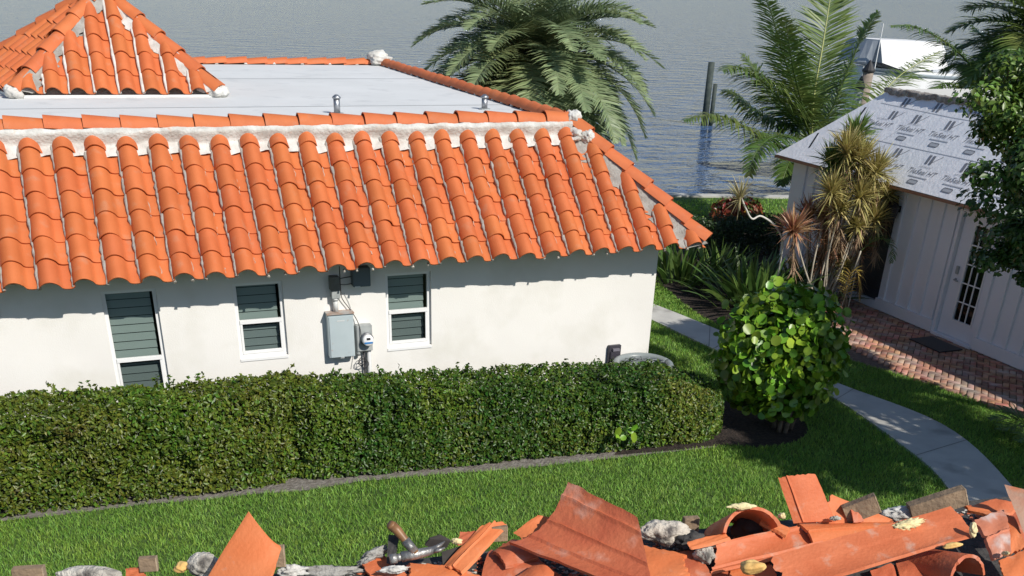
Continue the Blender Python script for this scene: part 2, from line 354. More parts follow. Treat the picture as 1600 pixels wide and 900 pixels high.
def hedge(name, x0, x1, front, back, top, label, mtl, dens, seed, mtl2=None):
    """front(x), back, top(x) functions; leaves on a lumpy shell with a solid core coloured as dark as the inner shade"""
    e = empty(name, ((x0+x1)/2, (front((x0+x1)/2)+back)/2, 0), label, 'hedge')
    Ps = []; Ns = []
    Lx = x1-x0
    n = int(dens*Lx*1.15); x = rng.uniform(x0, x1, n); z = rng.uniform(.02, 1, n)**.9*top(x)
    Ps.append(np.stack([x, front(x), z], 1)); Ns.append(np.tile([0,-1,.45], (n, 1)))
    n = int(dens*Lx*.8); x = rng.uniform(x0, x1, n); t = rng.uniform(0, 1, n)
    Ps.append(np.stack([x, front(x)+(back-front(x))*t, top(x)], 1)); Ns.append(np.tile([0,-.3,1], (n, 1)))
    n = int(dens*Lx*.5); x = rng.uniform(x0, x1, n); z = rng.uniform(.02, 1, n)*top(x)
    Ps.append(np.stack([x, np.full(n, back), z], 1)); Ns.append(np.tile([0,1,.4], (n, 1)))
    for xe, s in ((x0, -1), (x1, 1)):
        n = int(dens*1.3); t = rng.uniform(0, 1, n); f_ = front(np.full(n, xe)); z = rng.uniform(0, 1, n)*top(np.full(n, xe))
        Ps.append(np.stack([np.full(n, xe), f_+(back-f_)*t, z], 1)); Ns.append(np.tile([s,-.2,.4], (n, 1)))
    P = np.concatenate(Ps); N = np.concatenate(Ns).astype(float)
    Nn = N/np.linalg.norm(N, axis=1)[:,None]
    P = P+Nn*(noise3(P, 2.6, seed)*.05+noise3(P, 9, seed+1)*.03-rng.uniform(0, 1, len(P))**2*.14)[:,None]
    # round the upper front edge
    tz = top(P[:,0]); fy = front(P[:,0]); P[:,0] += np.where(P[:,0] > x1-.35, -((P[:,0]-x1+.35)/.35)**2*.0, 0); kk = np.clip((P[:,2]-(tz-.22))/.22, 0, 1); P[:,1] = np.where(P[:,1] < fy+.2, P[:,1]+kk**2*.12, P[:,1])
    sel = noise3(P, 1.3, seed+5)+rng.normal(0, .45, len(P)) > 0
    deep = np.clip(noise3(P, 5.5, seed+7)-.45, 0, 1)*.20; P = P-Nn*deep[:,None]; P[:,2] = np.maximum(P[:,2], .01)
    leaf_cloud('foliage', P[sel], (N*1.1)[sel], .060, mtl, e, aspect=.56); leaf_cloud('paler_foliage', P[~sel], (N*1.1)[~sel], .057, mtl2 or mtl, e, aspect=.5)
    # taller sprigs poking out of the top
    n = int(Lx*22); sx = rng.uniform(x0, x1, n); sy = front(sx)+(back-front(sx))*rng.uniform(0, 1, n)**.6
    PP = []
    for i in range(n):
        hgt = rng.uniform(.03, .15)*(1 if rng.random() < .85 else 1.5); base = np.array([sx[i], sy[i], top(sx[i])-.03]); dr = rng.normal(0, .25, 3); dr[2] = 1
        for q in range(9): PP.append(base+dr*hgt*q/9+rng.normal(0, .012, 3))
    PP = np.array(PP); leaf_cloud('sprigs', PP, np.tile([0,-.4,.6], (len(PP), 1)), .062, mtl, e, jitter=.8)
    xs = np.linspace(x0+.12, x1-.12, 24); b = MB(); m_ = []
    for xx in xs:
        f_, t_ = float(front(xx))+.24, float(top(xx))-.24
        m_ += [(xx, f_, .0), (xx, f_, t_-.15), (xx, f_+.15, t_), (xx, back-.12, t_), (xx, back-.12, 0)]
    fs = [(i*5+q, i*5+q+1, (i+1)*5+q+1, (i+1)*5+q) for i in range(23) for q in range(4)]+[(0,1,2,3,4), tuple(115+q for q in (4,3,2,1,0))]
    b.add(m_, fs); b.build('shade_core', m_core, e)  # solid core added to block see-through, coloured like the inner shade
    return e
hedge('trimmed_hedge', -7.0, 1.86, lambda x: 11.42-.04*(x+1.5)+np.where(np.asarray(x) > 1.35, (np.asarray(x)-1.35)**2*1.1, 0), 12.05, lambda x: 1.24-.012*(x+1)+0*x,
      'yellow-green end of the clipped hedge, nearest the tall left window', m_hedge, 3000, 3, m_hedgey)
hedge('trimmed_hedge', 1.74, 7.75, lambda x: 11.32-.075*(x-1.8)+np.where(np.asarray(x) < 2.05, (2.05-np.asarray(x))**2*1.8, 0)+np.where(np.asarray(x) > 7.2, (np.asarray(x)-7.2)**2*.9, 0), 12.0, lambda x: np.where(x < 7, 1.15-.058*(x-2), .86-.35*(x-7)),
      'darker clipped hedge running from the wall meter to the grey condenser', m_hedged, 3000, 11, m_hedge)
# ------------------------------------------------------------------ roof tiles
PITCHU = .362
def tile_slope(name, O, U, Vv, N, ncol, nrow, keep, parent, p=PITCHU, ex=.30, seed=1, skew=0, amp=.118):
    r_ = random.Random(seed); V = []; F = []
    prof = []; bw = p*.67
    for i in range(11):
        a = i/10; prof.append((a*bw, amp*math.sin(math.pi*a)**.68+.010*(1-a)))
    for i in range(1, 7):
        a = i/6; prof.append((bw+a*(p*.38), -.022*math.sin(math.pi*a)**.6+(.018*max(0, a-.8)*5)))
    m = len(prof)
    for c in range(ncol):
        for rw in range(nrow):
            u0, v0 = c*p, rw*ex
            if not keep(u0+p*.4, v0+ex*.4): continue
            L = ex+.075; du = r_.uniform(-.006, .006); dv = r_.uniform(-.010, .010); tl = r_.uniform(-.004, .004); rot = r_.uniform(-.014, .014)
            n0 = len(V)
            rows = ((0, .034), (L*.5, .020), (L, .006))
            for layer, th in ((0, 0), (1, -.016)):
                for vv, off in rows:
                    for (uu, h) in prof:
                        k = 1-.05*vv/L
                        P = O+U*(u0+du+(uu-p*.35)*k+p*.35+rot*vv)+Vv*(v0+dv+vv+rot*uu)+N*(h*k+off+th+tl)
                        V.append(tuple(P))
            def id(l_, r2, q): return n0+l_*3*m+r2*m+q
            for q in range(m-1):
                for r2 in (0, 1):
                    F.append((id(0,r2,q), id(0,r2,q+1), id(0,r2+1,q+1), id(0,r2+1,q)))
                    F.append((id(1,r2,q), id(1,r2+1,q), id(1,r2+1,q+1), id(1,r2,q+1)))
                F.append((id(0,0,q), id(1,0,q), id(1,0,q+1), id(0,0,q+1)))
            for r2 in (0, 1):
                F.append((id(0,r2,0), id(0,r2+1,0), id(1,r2+1,0), id(1,r2,0)))
                F.append((id(0,r2,m-1), id(1,r2,m-1), id(1,r2+1,m-1), id(0,r2+1,m-1)))
    o = np_mesh(name, V, F, m_tile, parent, k=4)
    return o
def clip(o, planes):
    bm = bmesh.new(); bm.from_mesh(o.data)
    inv = o.matrix_parent_inverse
    for co, no in planes:
        bmesh.ops.bisect_plane(bm, geom=list(bm.verts)+list(bm.edges)+list(bm.faces), plane_co=co, plane_no=no, clear_outer=True)
    bm.to_mesh(o.data); bm.free()
def shade_tiles(o): 
    o.data.polygons.foreach_set('use_smooth', np.ones(len(o.data.polygons), bool))
    try: o.data.set_sharp_from_angle(angle=R(38))
    except Exception: pass
def cap_run(name, p0, p1, rad, ex, parent, up=Vector((0,0,1)), mtl=None, rev=False, seed=0, arc=1.25, arclo=None):
    """half-round cap tiles laid from p0 (lowest) to p1, each lapping over the one before"""
    r_ = random.Random(seed); p0, p1 = Vector(p0), Vector(p1); d = (p1-p0); Ln = d.length; d.normalize(); s = d.cross(up).normalized(); n_ = s.cross(d).normalized()
    k = max(1, round(Ln/ex)); ex = Ln/k; V = []; F = []; m = 11
    for i in range(k):
        L = ex+.06; n0 = len(V); ju, jv, jr = r_.uniform(-.008,.008), r_.uniform(-.006,.006), r_.uniform(-.01,.01)
        for th in (0, -.016):
            for vv, off, sc in ((0, .030, 1.05), (L*.5, .016, .99), (L, .002, .92)):
                for q in range(m):
                    a = -arc+2*arc*q/(m-1)
                    P = p0+d*(i*ex+vv-.02)+s*((rad*sc+th)*math.sin(a)+ju+jr*vv)+n_*((rad*sc+th)*math.cos(a)-rad+off+jv)
                    V.append(tuple(P))
        I = lambda l_, r2, q: n0+l_*3*m+r2*m+q
        for q in range(m-1):
            for r2 in (0, 1):
                F.append((I(0,r2,q), I(0,r2,q+1), I(0,r2+1,q+1), I(0,r2+1,q))); F.append((I(1,r2,q), I(1,r2+1,q), I(1,r2+1,q+1), I(1,r2,q+1)))
            F.append((I(0,0,q), I(1,0,q), I(1,0,q+1), I(0,0,q+1))); F.append((I(0,2,q), I(0,2,q+1), I(1,2,q+1), I(1,2,q)))
        for r2 in (0, 1):
            F.append((I(0,r2,0), I(0,r2+1,0), I(1,r2+1,0), I(1,r2,0))); F.append((I(0,r2,m-1), I(1,r2,m-1), I(1,r2+1,m-1), I(0,r2+1,m-1)))
    o = np_mesh(name, V, F, mtl or m_cap, parent, k=4); shade_tiles(o); return o
def mortar_sheet(name, O, U, Vv, N, u0, u1, v0f, v1f, hf, mtl, parent, du=.02, nv=12, seed=0, amp=.02, sc=14):
    nu = max(2, int((u1-u0)/du)); V = []
    for i in range(nu+1):
        u = u0+(u1-u0)*i/nu; va, vb = v0f(u), v1f(u)
        for j in range(nv+1):
            t = j/nv; P = O+U*u+Vv*(va+(vb-va)*t); V.append((P, hf(u, t)))
    A = np.array([tuple(p) for p, h in V]); H = np.array([h for p, h in V])+noise3(A, sc, seed)*amp+noise3(A, sc*3, seed+1)*amp*.35
    A = A+np.array(N)*H[:,None]
    F = [(i*(nv+1)+j, (i+1)*(nv+1)+j, (i+1)*(nv+1)+j+1, i*(nv+1)+j+1) for i in range(nu) for j in range(nv)]
    return np_mesh(name, A, F, mtl, parent, True, k=4)
def lump(name, c, size, mtl, seed=0, parent=None, amp=.25, sub=4, rough=.08, rot=None, world=True):
    bm = bmesh.new(); bmesh.ops.create_icosphere(bm, subdivisions=sub, radius=1)
    P = np.array([v.co[:] for v in bm.verts]); d = 1+noise3(P, 2.2, seed)*amp+np.round(noise3(P, 5, seed+1)*2.5)/2.5*rough*1.2+noise3(P, 16, seed+2)*rough*.6
    P = P*d[:,None]*np.array(size)
    for v, p in zip(bm.verts, P):
        q = Vector(p); 
        if rot: q = rot @ q
        v.co = q+Vector(c)
    me = D.meshes.new(name); bm.to_mesh(me); bm.free(); return link(name, me, mtl, parent, True)
# ------------------------------------------------------------------ main house
XC, YW, XL = 7.38, 12.8, -12.0
EX, EY = 7.86, 12.32            # eave corner
RX, RY, RZ = 6.33, 13.85, 3.915 # ridge corner
YB = 24.0
house = empty('house', (0, 18, 0), 'white stucco house with an orange barrel tile roof around a flat top, behind the hedge', 'house')
WINS = [(-.18,.45,.42,2.15,1.27), (1.36,1.98,1.17,2.14,1.63), (3.32,3.95,1.13,2.14,1.61)]
b = MB()
xs = sorted({XL, XC, *[a for w_ in WINS for a in w_[:2]]}); zs = sorted({0, 2.42, *[a for w_ in WINS for a in w_[2:4]]})
for i in range(len(xs)-1):
    for j in range(len(zs)-1):
        cx_, cz_ = (xs[i]+xs[i+1])/2, (zs[j]+zs[j+1])/2
        if any(w_[0] < cx_ < w_[1] and w_[2] < cz_ < w_[3] for w_ in WINS): continue
        b.quad((xs[i],YW,zs[j]), (xs[i+1],YW,zs[j]), (xs[i+1],YW,zs[j+1]), (xs[i],YW,zs[j+1]))
DEP = .11
for x0, x1, z0, z1, zr_ in WINS:
    b.quad((x0,YW,z0), (x0,YW+DEP,z0), (x0,YW+DEP,z1), (x0,YW,z1)); b.quad((x1,YW,z0), (x1,YW,z1), (x1,YW+DEP,z1), (x1,YW+DEP,z0))
    b.quad((x0,YW,z1), (x0,YW+DEP,z1), (x1,YW+DEP,z1), (x1,YW,z1)); b.quad((x0,YW,z0), (x1,YW,z0), (x1,YW+DEP,z0), (x0,YW+DEP,z0))
b.quad((XC,YW,0), (XC,YB+.8,0), (XC,YB+.8,2.42), (XC,YW,2.42)); b.quad((XL,YB+.8,0), (XL,YW,0), (XL,YW,2.42), (XL,YB+.8,2.42))
b.quad((XC,YB+.8,0), (XL,YB+.8,0), (XL,YB+.8,2.42), (XC,YB+.8,2.42))
bm_o = b.build('wall', m_stucco, house, fix=False)
# interior dark box so windows look into a room
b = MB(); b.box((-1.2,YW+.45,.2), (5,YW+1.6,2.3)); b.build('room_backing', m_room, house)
for wi, (x0, x1, z0, z1, zr_) in enumerate(WINS):
    y = YW+.045; b = MB(); t = .045
    b.box((x0,y,z0), (x0+t,y+.05,z1)); b.box((x1-t,y,z0), (x1,y+.05,z1)); b.box((x0+t,y,z1-t), (x1-t,y+.05,z1)); b.box((x0+t,y,z0), (x1-t,y+.05,z0+t))
    wf = b.build('window', m_white, house, bevel=.003)
    b = MB(); b.box((x0+.002,YW-.012,z0-.035), (x1-.002,y+.045,z0-.002)); b.build('sill', m_white, wf)
    b = MB(); b.box((x0+t,y-.015,zr_-.022), (x1-t,y+.03,zr_+.028)); ly = y-.008
    b.box((x0+t,ly,z0+t), (x0+t+.03,ly+.03,zr_-.022)); b.box((x1-t-.03,ly,z0+t), (x1-t,ly+.03,zr_-.022)); b.box((x0+t+.03,ly,z0+t), (x1-t-.03,ly+.03,z0+t+.04))
    b.build('sash', m_white, wf, bevel=.002)
    b = MB(); b.quad((x0+t,y+.02,zr_+.028), (x1-t,y+.02,zr_+.028), (x1-t,y+.02,z1-t), (x0+t,y+.02,z1-t)); b.build('pane', m_glass, wf)
    b = MB(); b.quad((x0+t+.03,y+.006,z0+t+.04), (x1-t-.03,y+.006,z0+t+.04), (x1-t-.03,y+.006,zr_-.022), (x0+t+.03,y+.006,zr_-.022)); b.build('pane', m_glass2, wf)
    for zz0, zz1, mm in ((zr_+.01, z1-.01, m_blind), (z0+.02, zr_-.06, m_blind2)):
        b = MB(); z = zz0; 
        while z < zz1-.02:
            h = min(.105, zz1-z); b.add([(x0+.03,y+.075,z), (x1-.075,y+.075,z), (x1-.075,y+.092,z+h-.012), (x0+.03,y+.092,z+h-.012)], [(0,1,2,3)]); z += .105
        b.build('louvre_blind', mm, wf, fix=False)
# deck under the tiles, fascia and soffit
U = Vector((1,0,0)); Vv = Vector((0, RY-EY, RZ-.13-2.37)).normalized(); N = U.cross(Vv).normalized(); O = Vector((0, EY, 2.37))
LS = Vector((0, RY-EY, RZ-.13-2.37)).length
b = MB()
E4 = [(XL-.4,EY+.20,2.44), (EX-.20,EY+.20,2.44), (EX-.20,YB+1.32,2.44), (XL-.4,YB+1.32,2.44)]
T4 = [(XL-.4,RY,RZ-.14), (RX,RY,RZ-.14), (RX,YB,RZ-.14), (XL-.4,YB,RZ-.14)]
b.add(E4+T4, [(0,1,5,4), (1,2,6,5), (2,3,7,6), (3,0,4,7)]); deck = b.build('roof', m_grout, house, fix=False)
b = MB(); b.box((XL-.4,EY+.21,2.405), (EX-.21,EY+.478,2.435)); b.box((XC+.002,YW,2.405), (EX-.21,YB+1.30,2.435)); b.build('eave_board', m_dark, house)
b = MB(); b.box((XL-.4,EY+.10,2.395), (EX-.3,EY+.20,2.425)); b.build('eave_shade_strip', m_dark, house)  # near-black strip added as the shade in the openings under the tiles
b = MB(); zf = 3.80; b.quad((XL,RY+.06,zf), (RX-.06,RY+.06,zf), (RX-.06,YB-.06,zf), (XL,YB-.06,zf)); b.build('flat_roof', m_flat, house)
for yy in (16.1, 20.6):
    b = MB(); b.quad((XL,yy,zf+.004), (RX-.1,yy,zf+.004), (RX-.1,yy+.05,zf+.004), (XL,yy+.05,zf+.004)); b.build('roof_seam', m_seam, house)
b = MB(); b.box((XL,RY-.02,3.66), (RX,RY+.05,3.84)); b.box((RX-.05,RY+.05,3.66), (RX+.02,YB,3.87)); b.box((XL,YB-.05,3.66), (RX-.05,YB+.02,3.86)); b.build('roof_curb', m_dark, deck)  # near-black colour stands for the shade in gaps below the caps
O_f = Vector((6.74-PITCHU*.84-PITCHU*51, EY-.03, 2.345))
hip = lambda off: (lambda u, v: (O_f.x+u)+v*math.cos(math.asin(Vv.z)) < EX-off)
ncols = 57
t1 = tile_slope('barrel_tiles', O_f, U, Vv, N, ncols, 7, lambda u, v: O_f.x+u < EX-.08-v*Vv.y, deck)
clip(t1, [(Vector((EX-.06, EY, 2.4)), Vector((1,1,0)).normalized())]); shade_tiles(t1)
# east slope
Ue = Vector((0,1,0)); Ve = Vector((RX-EX, 0, RZ-.13-2.37)).normalized(); Ne = Ue.cross(Ve).normalized(); Oe = Vector((EX+.02, EY+.2, 2.37))
t2 = tile_slope('barrel_tiles', Oe, Ue, Ve, Ne, 36, 7, lambda u, v: u > v*.75 and Oe.y+u < YB+1.4-v*.75, deck, seed=5)
clip(t2, [(Vector((EX-.06, EY, 2.4)), -Vector((1,1,0)).normalized())]); shade_tiles(t2)
hp0 = Vector((EX+.02, EY-.02, 2.50)); hp1 = Vector((RX+.02, RY-.02, RZ+.01))
cap_run('hip_caps', hp0+Vector((0,0,.02)), hp1+Vector((0,0,.02)), .17, .36, deck, seed=3, arc=1.12)
cap_run('ridge_caps', (XL, RY, RZ+.02), (RX+.05, RY, RZ+.02), .145, .425, deck, seed=4, arc=1.42)
cap_run('ridge_caps', (RX, YB, RZ-.0), (RX, RY+.05, RZ), .115, .425, deck, seed=5, arc=1.5)
cap_run('ridge_caps', (RX, YB, RZ), (XL, YB, RZ), .115, .425, deck, seed=6, arc=1.5)
# mortar: white band under the ridge caps, grey wedges at the hip, white splash at the corner, grey beads between columns
mortar_sheet('ridge_mortar', O_f, U, Vv, N, -12-O_f.x, RX-O_f.x-.05, lambda u: LS-.34+.015*math.sin(u*17)+.02*math.sin(u*5), lambda u: LS-.075,
             lambda u, t: .030+.02*t+.135*(3*min(1,max(0,(t-.58-.05*math.sin(u*7))/.24))**2-2*min(1,max(0,(t-.58-.05*math.sin(u*7))/.24))**3), m_mortar, deck, nv=18, seed=3, amp=.013, sc=10)
def hipx(v): return EX-.10-v*Vv.y-O_f.x
V = []; F = []
nn = 70
for i in range(nn+1):
    v = LS*i/nn; w_ = .27+.05*math.sin(i*.9)+.03*math.sin(i*2.3)
    for j in range(7): V.append((v, hipx(v)-w_*(1-j/6)+.06*(j/6), .012+.10*(j/6)**1.3))
A = np.array([tuple(O_f+U*u+Vv*v) for v, u, h in V]); hh = np.array([h for v, u, h in V])+noise3(A, 9, 2)*.010+noise3(A, 30, 3)*.008
A = A+np.array(N)*hh[:,None]
np_mesh('hip_mortar', A, [(i*7+j, i*7+j+1, (i+1)*7+j+1, (i+1)*7+j) for i in range(nn) for j in range(6)], m_grout, deck, True, k=4)
b = MB()
for c in range(20, 57):
    u = c*PITCHU+.004; vmax = min(LS, (EX-.25-O_f.x-u)/Vv.y)
    if vmax < .1: continue
    k = int(vmax/.05)+1; pts = [O_f+U*(u+rnd.uniform(-.008,.008))+Vv*(vmax*i/k)+N*(.022+rnd.uniform(-.006,.010)) for i in range(k+1)]
    b = MB(); b.tube(pts, [.019+rnd.uniform(-.006,.008) for _ in pts], 6); b.build('joint_mortar', m_grout, deck, True)
for c in range(34, 57):
    b = MB(); u = c*PITCHU+PITCHU*.665; vmax = min(LS-.25, (EX-.30-O_f.x-u)/Vv.y); v = rnd.uniform(0,.2)
    while v < vmax-.1:
        l_ = rnd.uniform(.06,.28); q = 5; b.tube([O_f+U*(u+rnd.uniform(-.006,.012))+Vv*(v+l_*i/q)+N*(.020-.001*i) for i in range(q+1)], [.002]+[rnd.uniform(.006,.011) for _ in range(q-1)]+[.002], 5); v += l_+rnd.uniform(.1,.5)*(1.4-v/LS)
    if b.v: b.build('mortar_smear', m_smear, deck, True)
for c in range(35, 57):
    if O_f.x+c*PITCHU > EX-.3: continue
    if rnd.random() < .75:
        for uu in (.015, PITCHU*.60):
            if rnd.random() < .3: continue
            P = O_f+U*(c*PITCHU+uu)+Vv*(-.01+rnd.uniform(-.015,.01))+N*.0
            b = MB(); b.tube([P, P+Vv*.04+N*.0], [.017*rnd.uniform(.7,1.3), .012], 6); b.build('mortar_plug', m_mort2, deck)
lump('corner_mortar', (RX+.03, RY-.04, RZ-.04), (.11,.12,.10), m_mortar, 4, deck)
lump('corner_mortar', (RX-.02, RY-.20, RZ-.25), (.12,.17,.09), m_mortar, 9, deck)
lump('corner_mortar', (RX+.16, RY-.28, RZ-.27), (.10,.13,.09), m_mortar, 12, deck)
lump('corner_mortar', (RX-.10, YB-.1, RZ+.02), (.24,.2,.15), m_mortar, 14, deck)
b = MB()
for i in range(24):
    y = RY+.3+i*.425; P = Vector((RX-.09, y, 3.80)); b.tube([P, P+Vector((.03,0,.07))], [.035,.025], 6)
for i in range(14):
    P = Vector((RX-.6-i*.6, YB-.09, 3.80)); b.tube([P, P+Vector((0,.03,.06))], [.04,.03], 6)
b.build('cap_mortar', m_mortar, deck)
# vents
for px, py, hh_ in ((527,178,.20), (757,171,.16)):
    P = atZ(px, py, zf); e = empty('roof_vent', P, 'small galvanised vent stub on the flat roof, ' + ('nearer the middle of the front ridge' if px < 600 else 'near the right hip corner'), 'vent')
    e.location = P; b = MB(); b.tube([P, P+Vector((0,0,hh_))], .045, 12); b.build('pipe', m_chrome, e, True)
    b = MB(); b.tube([P, P+Vector((0,0,.015))], .09, 14); b.build('flashing', m_elbox2, e)
    b = MB(); b.tube([P+Vector((0,0,hh_)), P+Vector((0,0,hh_+.02)), P+Vector((0,0,hh_+.05))], [.06,.06,.02], 12); b.build('cap', m_chrome, e, True)
# raised pyramid roof on the flat
PX0, PX1, PY0, PZ = -.95, 2.02, 17.45, 3.83
half = (PX1-PX0)/2; cxp, cyp = (PX0+PX1)/2, PY0+half
apex_z = atY(157,-30,cyp).z
cup = empty('cupola', (cxp, cyp, PZ), 'small orange tiled pyramid roof rising from the flat roof at top left', 'cupola')
CC = [Vector((PX0,PY0,0)), Vector((PX1,PY0,0)), Vector((PX1,PY0+2*half,0)), Vector((-1.75,PY0+2*half-.2,0))]
apex = Vector((cxp,cyp,apex_z-.12)); cen = Vector((cxp,cyp,0)); b = MB()
b.add([tuple(c+(cen-c).normalized()*.08+Vector((0,0,PZ))) for c in CC]+[tuple(apex)], [(0,1,4), (1,2,4), (2,3,4), (3,0,4)]); pd = b.build('roof', m_grout, cup, fix=False)
for k in range(4):
    c0, c1 = CC[k], CC[(k+1)%4]; ln_ = (c1-c0).length; Uc = (c1-c0).normalized(); Oc = c0+Vector((0,0,PZ+.02)); f_ = (apex-Oc).dot(Uc)
    Vc = apex-(Oc+Uc*f_); LL = Vc.length; Vc.normalize(); Nc = Uc.cross(Vc).normalized(); sA, sB = f_/LL, (ln_-f_)/LL
    o = tile_slope('barrel_tiles', Oc+Uc*.10, Uc, Vc, Nc, int(ln_/.345), int(LL/.34)+1, lambda u, v: v*sA+.12 < u+.1 < ln_-v*sB, pd, p=.345, ex=.34, seed=20+k, amp=.105)
    clip(o, [(c0+Uc*.14, Vector((0,0,1)).cross(cen-c0).normalized()), (c1-Uc*.14, -Vector((0,0,1)).cross(cen-c1).normalized())]); shade_tiles(o)
    for c in range(0, int(ln_/.345)+1):
        u = c*.345+.10; vm = min(u/sA, (ln_-u)/sB)-.15
        if vm > .1:
            pts = [Oc+Uc*(u+rnd.uniform(-.012,.012))+Vc*(vm*i/8)+Nc*(.03+rnd.uniform(-.01,.016)) for i in range(9)]; b = MB(); b.tube(pts, [.022+rnd.uniform(-.006,.01) for _ in pts], 6); b.build('joint_mortar', m_mortar, pd, True)
    for s_ in (0, 1):
        V = []
        for i in range(41):
            v = LL*i/40*.98; w_ = .24+.05*math.sin(i*.8+k)+.03*math.sin(i*2.1)
            for j in range(6):
                uu_ = v*sA+.03+w_*(1-j/5) if s_ == 0 else ln_-v*sB-.03-w_*(1-j/5)
                V.append(Oc+Uc*uu_+Vc*v+Nc*(.02+.09*(j/5)))
        A = np.array([tuple(p) for p in V]); A = A+np.array(Nc)*(noise3(A, 10, k)*.012)[:,None]
        np_mesh('hip_mortar', A, [(i*6+j, i*6+j+1, (i+1)*6+j+1, (i+1)*6+j) for i in range(40) for j in range(5)], m_grout if s_ == 0 else m_mortar, pd, True, k=4)
    cap_run('hip_caps', c0+Vector((0,0,PZ+.14)), (cxp,cyp,apex_z+.03), .135, .40, pd, seed=30+k, arc=1.35)
    lump('hip_end_mortar', c0+(cen-c0).normalized()*.04+Vector((0,0,PZ+.05)), (.14,.13,.10), m_mortar, 40+k, pd)
b = MB(); b.prism([tuple(c.xy) for c in CC], 3.802, 3.84); b.build('base', m_flat, cup)
# ------------------------------------------------------------------ wall equipment
y = YW
e = empty('electrical_panel', (2.67,y,1.10), 'tall pale grey breaker box on the white wall left of the round meter', 'electrical box')
b = MB(); b.box((2.50,y-.13,1.11), (2.84,y-.002,1.69)); b.build('enclosure', m_elbox, e, bevel=.006)
b = MB(); b.box((2.515,y-.142,1.12), (2.825,y-.131,1.665)); b.build('door', m_elbox, e, bevel=.003)
b = MB(); b.box((2.49,y-.15,1.692), (2.85,y-.002,1.71)); b.build('lid', m_elrust, e)
b = MB(); b.box((2.64,y-.152,1.105), (2.69,y-.13,1.125)); b.build('latch', m_elbox2, e)
b = MB(); b.box((2.62,y-.144,1.60), (2.72,y-.1425,1.615)); b.build('nameplate', m_pvc, e)
e = empty('conduit_box', (2.64,y,1.95), 'small weathered junction box with pale conduit above the tall breaker box', 'junction box')
b = MB(); b.tube([(2.63,y-.06,1.711), (2.63,y-.06,1.86)], .034, 12); b.tube([(2.63,y-.06,1.86),(2.63,y-.06,1.89)], .044, 12); b.build('conduit', m_pvc, e, True)
b = MB(); b.box((2.58,y-.11,1.89), (2.69,y-.002,1.99)); b.build('cover', m_elbox2, e, bevel=.004)
b = MB(); b.box((2.57,y-.12,1.992), (2.69,y-.002,2.17)); b.build('upper_box', mat('weathered_grey_box', (.16,.16,.15), (.11,.11,.10), 8, .6), e, bevel=.004)
e = empty('utility_box', (2.98,y,2.02), 'dark slate box tucked under the eave beside the small window', 'utility box')
b = MB(); b.box((2.86,y-.14,2.03), (3.09,y-.002,2.27)); b.build('case', m_dkbox, e, bevel=.006)
b = MB(); b.box((2.88,y-.146,2.028), (2.95,y-.139,2.04)); b.build('tab', m_white, e)
e = empty('electric_meter', (2.99,y,1.15), 'round glass electric meter with blue band on a grey socket box', 'electric meter')
b = MB(); b.box((2.88,y-.11,1.16), (3.09,y-.002,1.51)); b.build('socket_box', m_elbox2, e, bevel=.006)
b = MB(); b.tube([(3.01,y-.11,1.33), (3.01,y-.145,1.33)], .088, 24); b.build('ring', m_chrome, e, True)
b = MB(); b.tube([(3.01,y-.146,1.33), (3.01,y-.205,1.33), (3.01,y-.22,1.33)], [.078,.074,.06], 24); b.build('dial', m_white, e, True)
b = MB(); b.box((2.985,y-.224,1.345), (3.035,y-.2215,1.375)); b.build('display', m_black, e)
b = MB(); b.box((2.955,y-.2235,1.295), (3.065,y-.2215,1.318)); b.build('label', m_blue, e)
b = MB(); b.tube([(3.05,y-.05,1.16), (3.05,y-.05,.1)], .028, 10); b.build('conduit', m_pvc, e, True)
b = MB(); b.tube([(2.98,y-.05,1.16), (2.98,y-.05,.1)], .014, 8); b.build('cable', m_black, e, True)
b = MB(); b.tube([(2.90,y-.06,1.16),(2.90,y-.06,1.10)], .03, 8); b.build('fitting', m_elbox2, e, True)
def wire(label, pts, r_, m_=None):
    P = [Vector(p) for p in smooth3(pts)]; b = MB(); b.tube(P, r_, 5); return tag(b.build('cable', m_ or m_black, None, True), label, 'cable', None)
def smooth3(pts, k=6):
    out = []; n = len(pts)
    for i in range(n-1):
        p0, p1, p2, p3 = [Vector(pts[max(0, min(n-1, j))]) for j in (i-1, i, i+1, i+2)]
        for q in range(k):
            t = q/k; out.append(.5*((2*p1)+(p2-p0)*t+(2*p0-5*p1+4*p2-p3)*t*t+(3*p1-p0-3*p2+p3)*t**3))
    return out+[Vector(pts[-1])]
wire('black cable dropping from the eave and curving down to the round meter', [(2.70,y-.10,2.3),(2.70,y-.10,2.05),(2.72,y-.05,1.88),(2.82,y-.04,1.72),(2.90,y-.05,1.58),(2.925,y-.13,1.46),(2.93,y-.13,1.28)], .006)
wire('thin black cable between the junction box and the dark eave box', [(2.69,y-.06,2.13),(2.78,y-.05,2.14),(2.86,y-.06,2.15)], .006)
wire('lower thin cable between the junction box and the dark eave box', [(2.69,y-.06,2.06),(2.78,y-.05,2.05),(2.86,y-.06,2.06)], .005)
wire('thin pale wire slanting down the wall past the breaker box', [(2.76,y-.01,1.93),(2.84,y-.01,1.72),(2.87,y-.01,1.4),(2.84,y-.01,1.1),(2.80,y-.01,.9)], .003, m_elbox2)
wire('coiled black wires looped under the round meter', [(2.93+.055*math.cos(t)+.012*t/6,y-.10-.02*math.sin(t*.7),1.0+.05*math.sin(t)*(1+.2*math.sin(t*.4))+.03*math.sin(t*.21)) for t in np.arange(0, 22, .7)], .004)
e = empty('outlet_box', (6.78,y,.62), 'charcoal weatherproof outlet cover low on the white wall near the corner', 'outlet')
b = MB(); b.box((6.68,y-.06,.60), (6.88,y-.002,.88)); b.build('body', m_charc, e, bevel=.006)
b = MB(); b.box((6.70,y-.085,.62), (6.86,y-.062,.80)); b.build('cover', m_charc, e, bevel=.008)
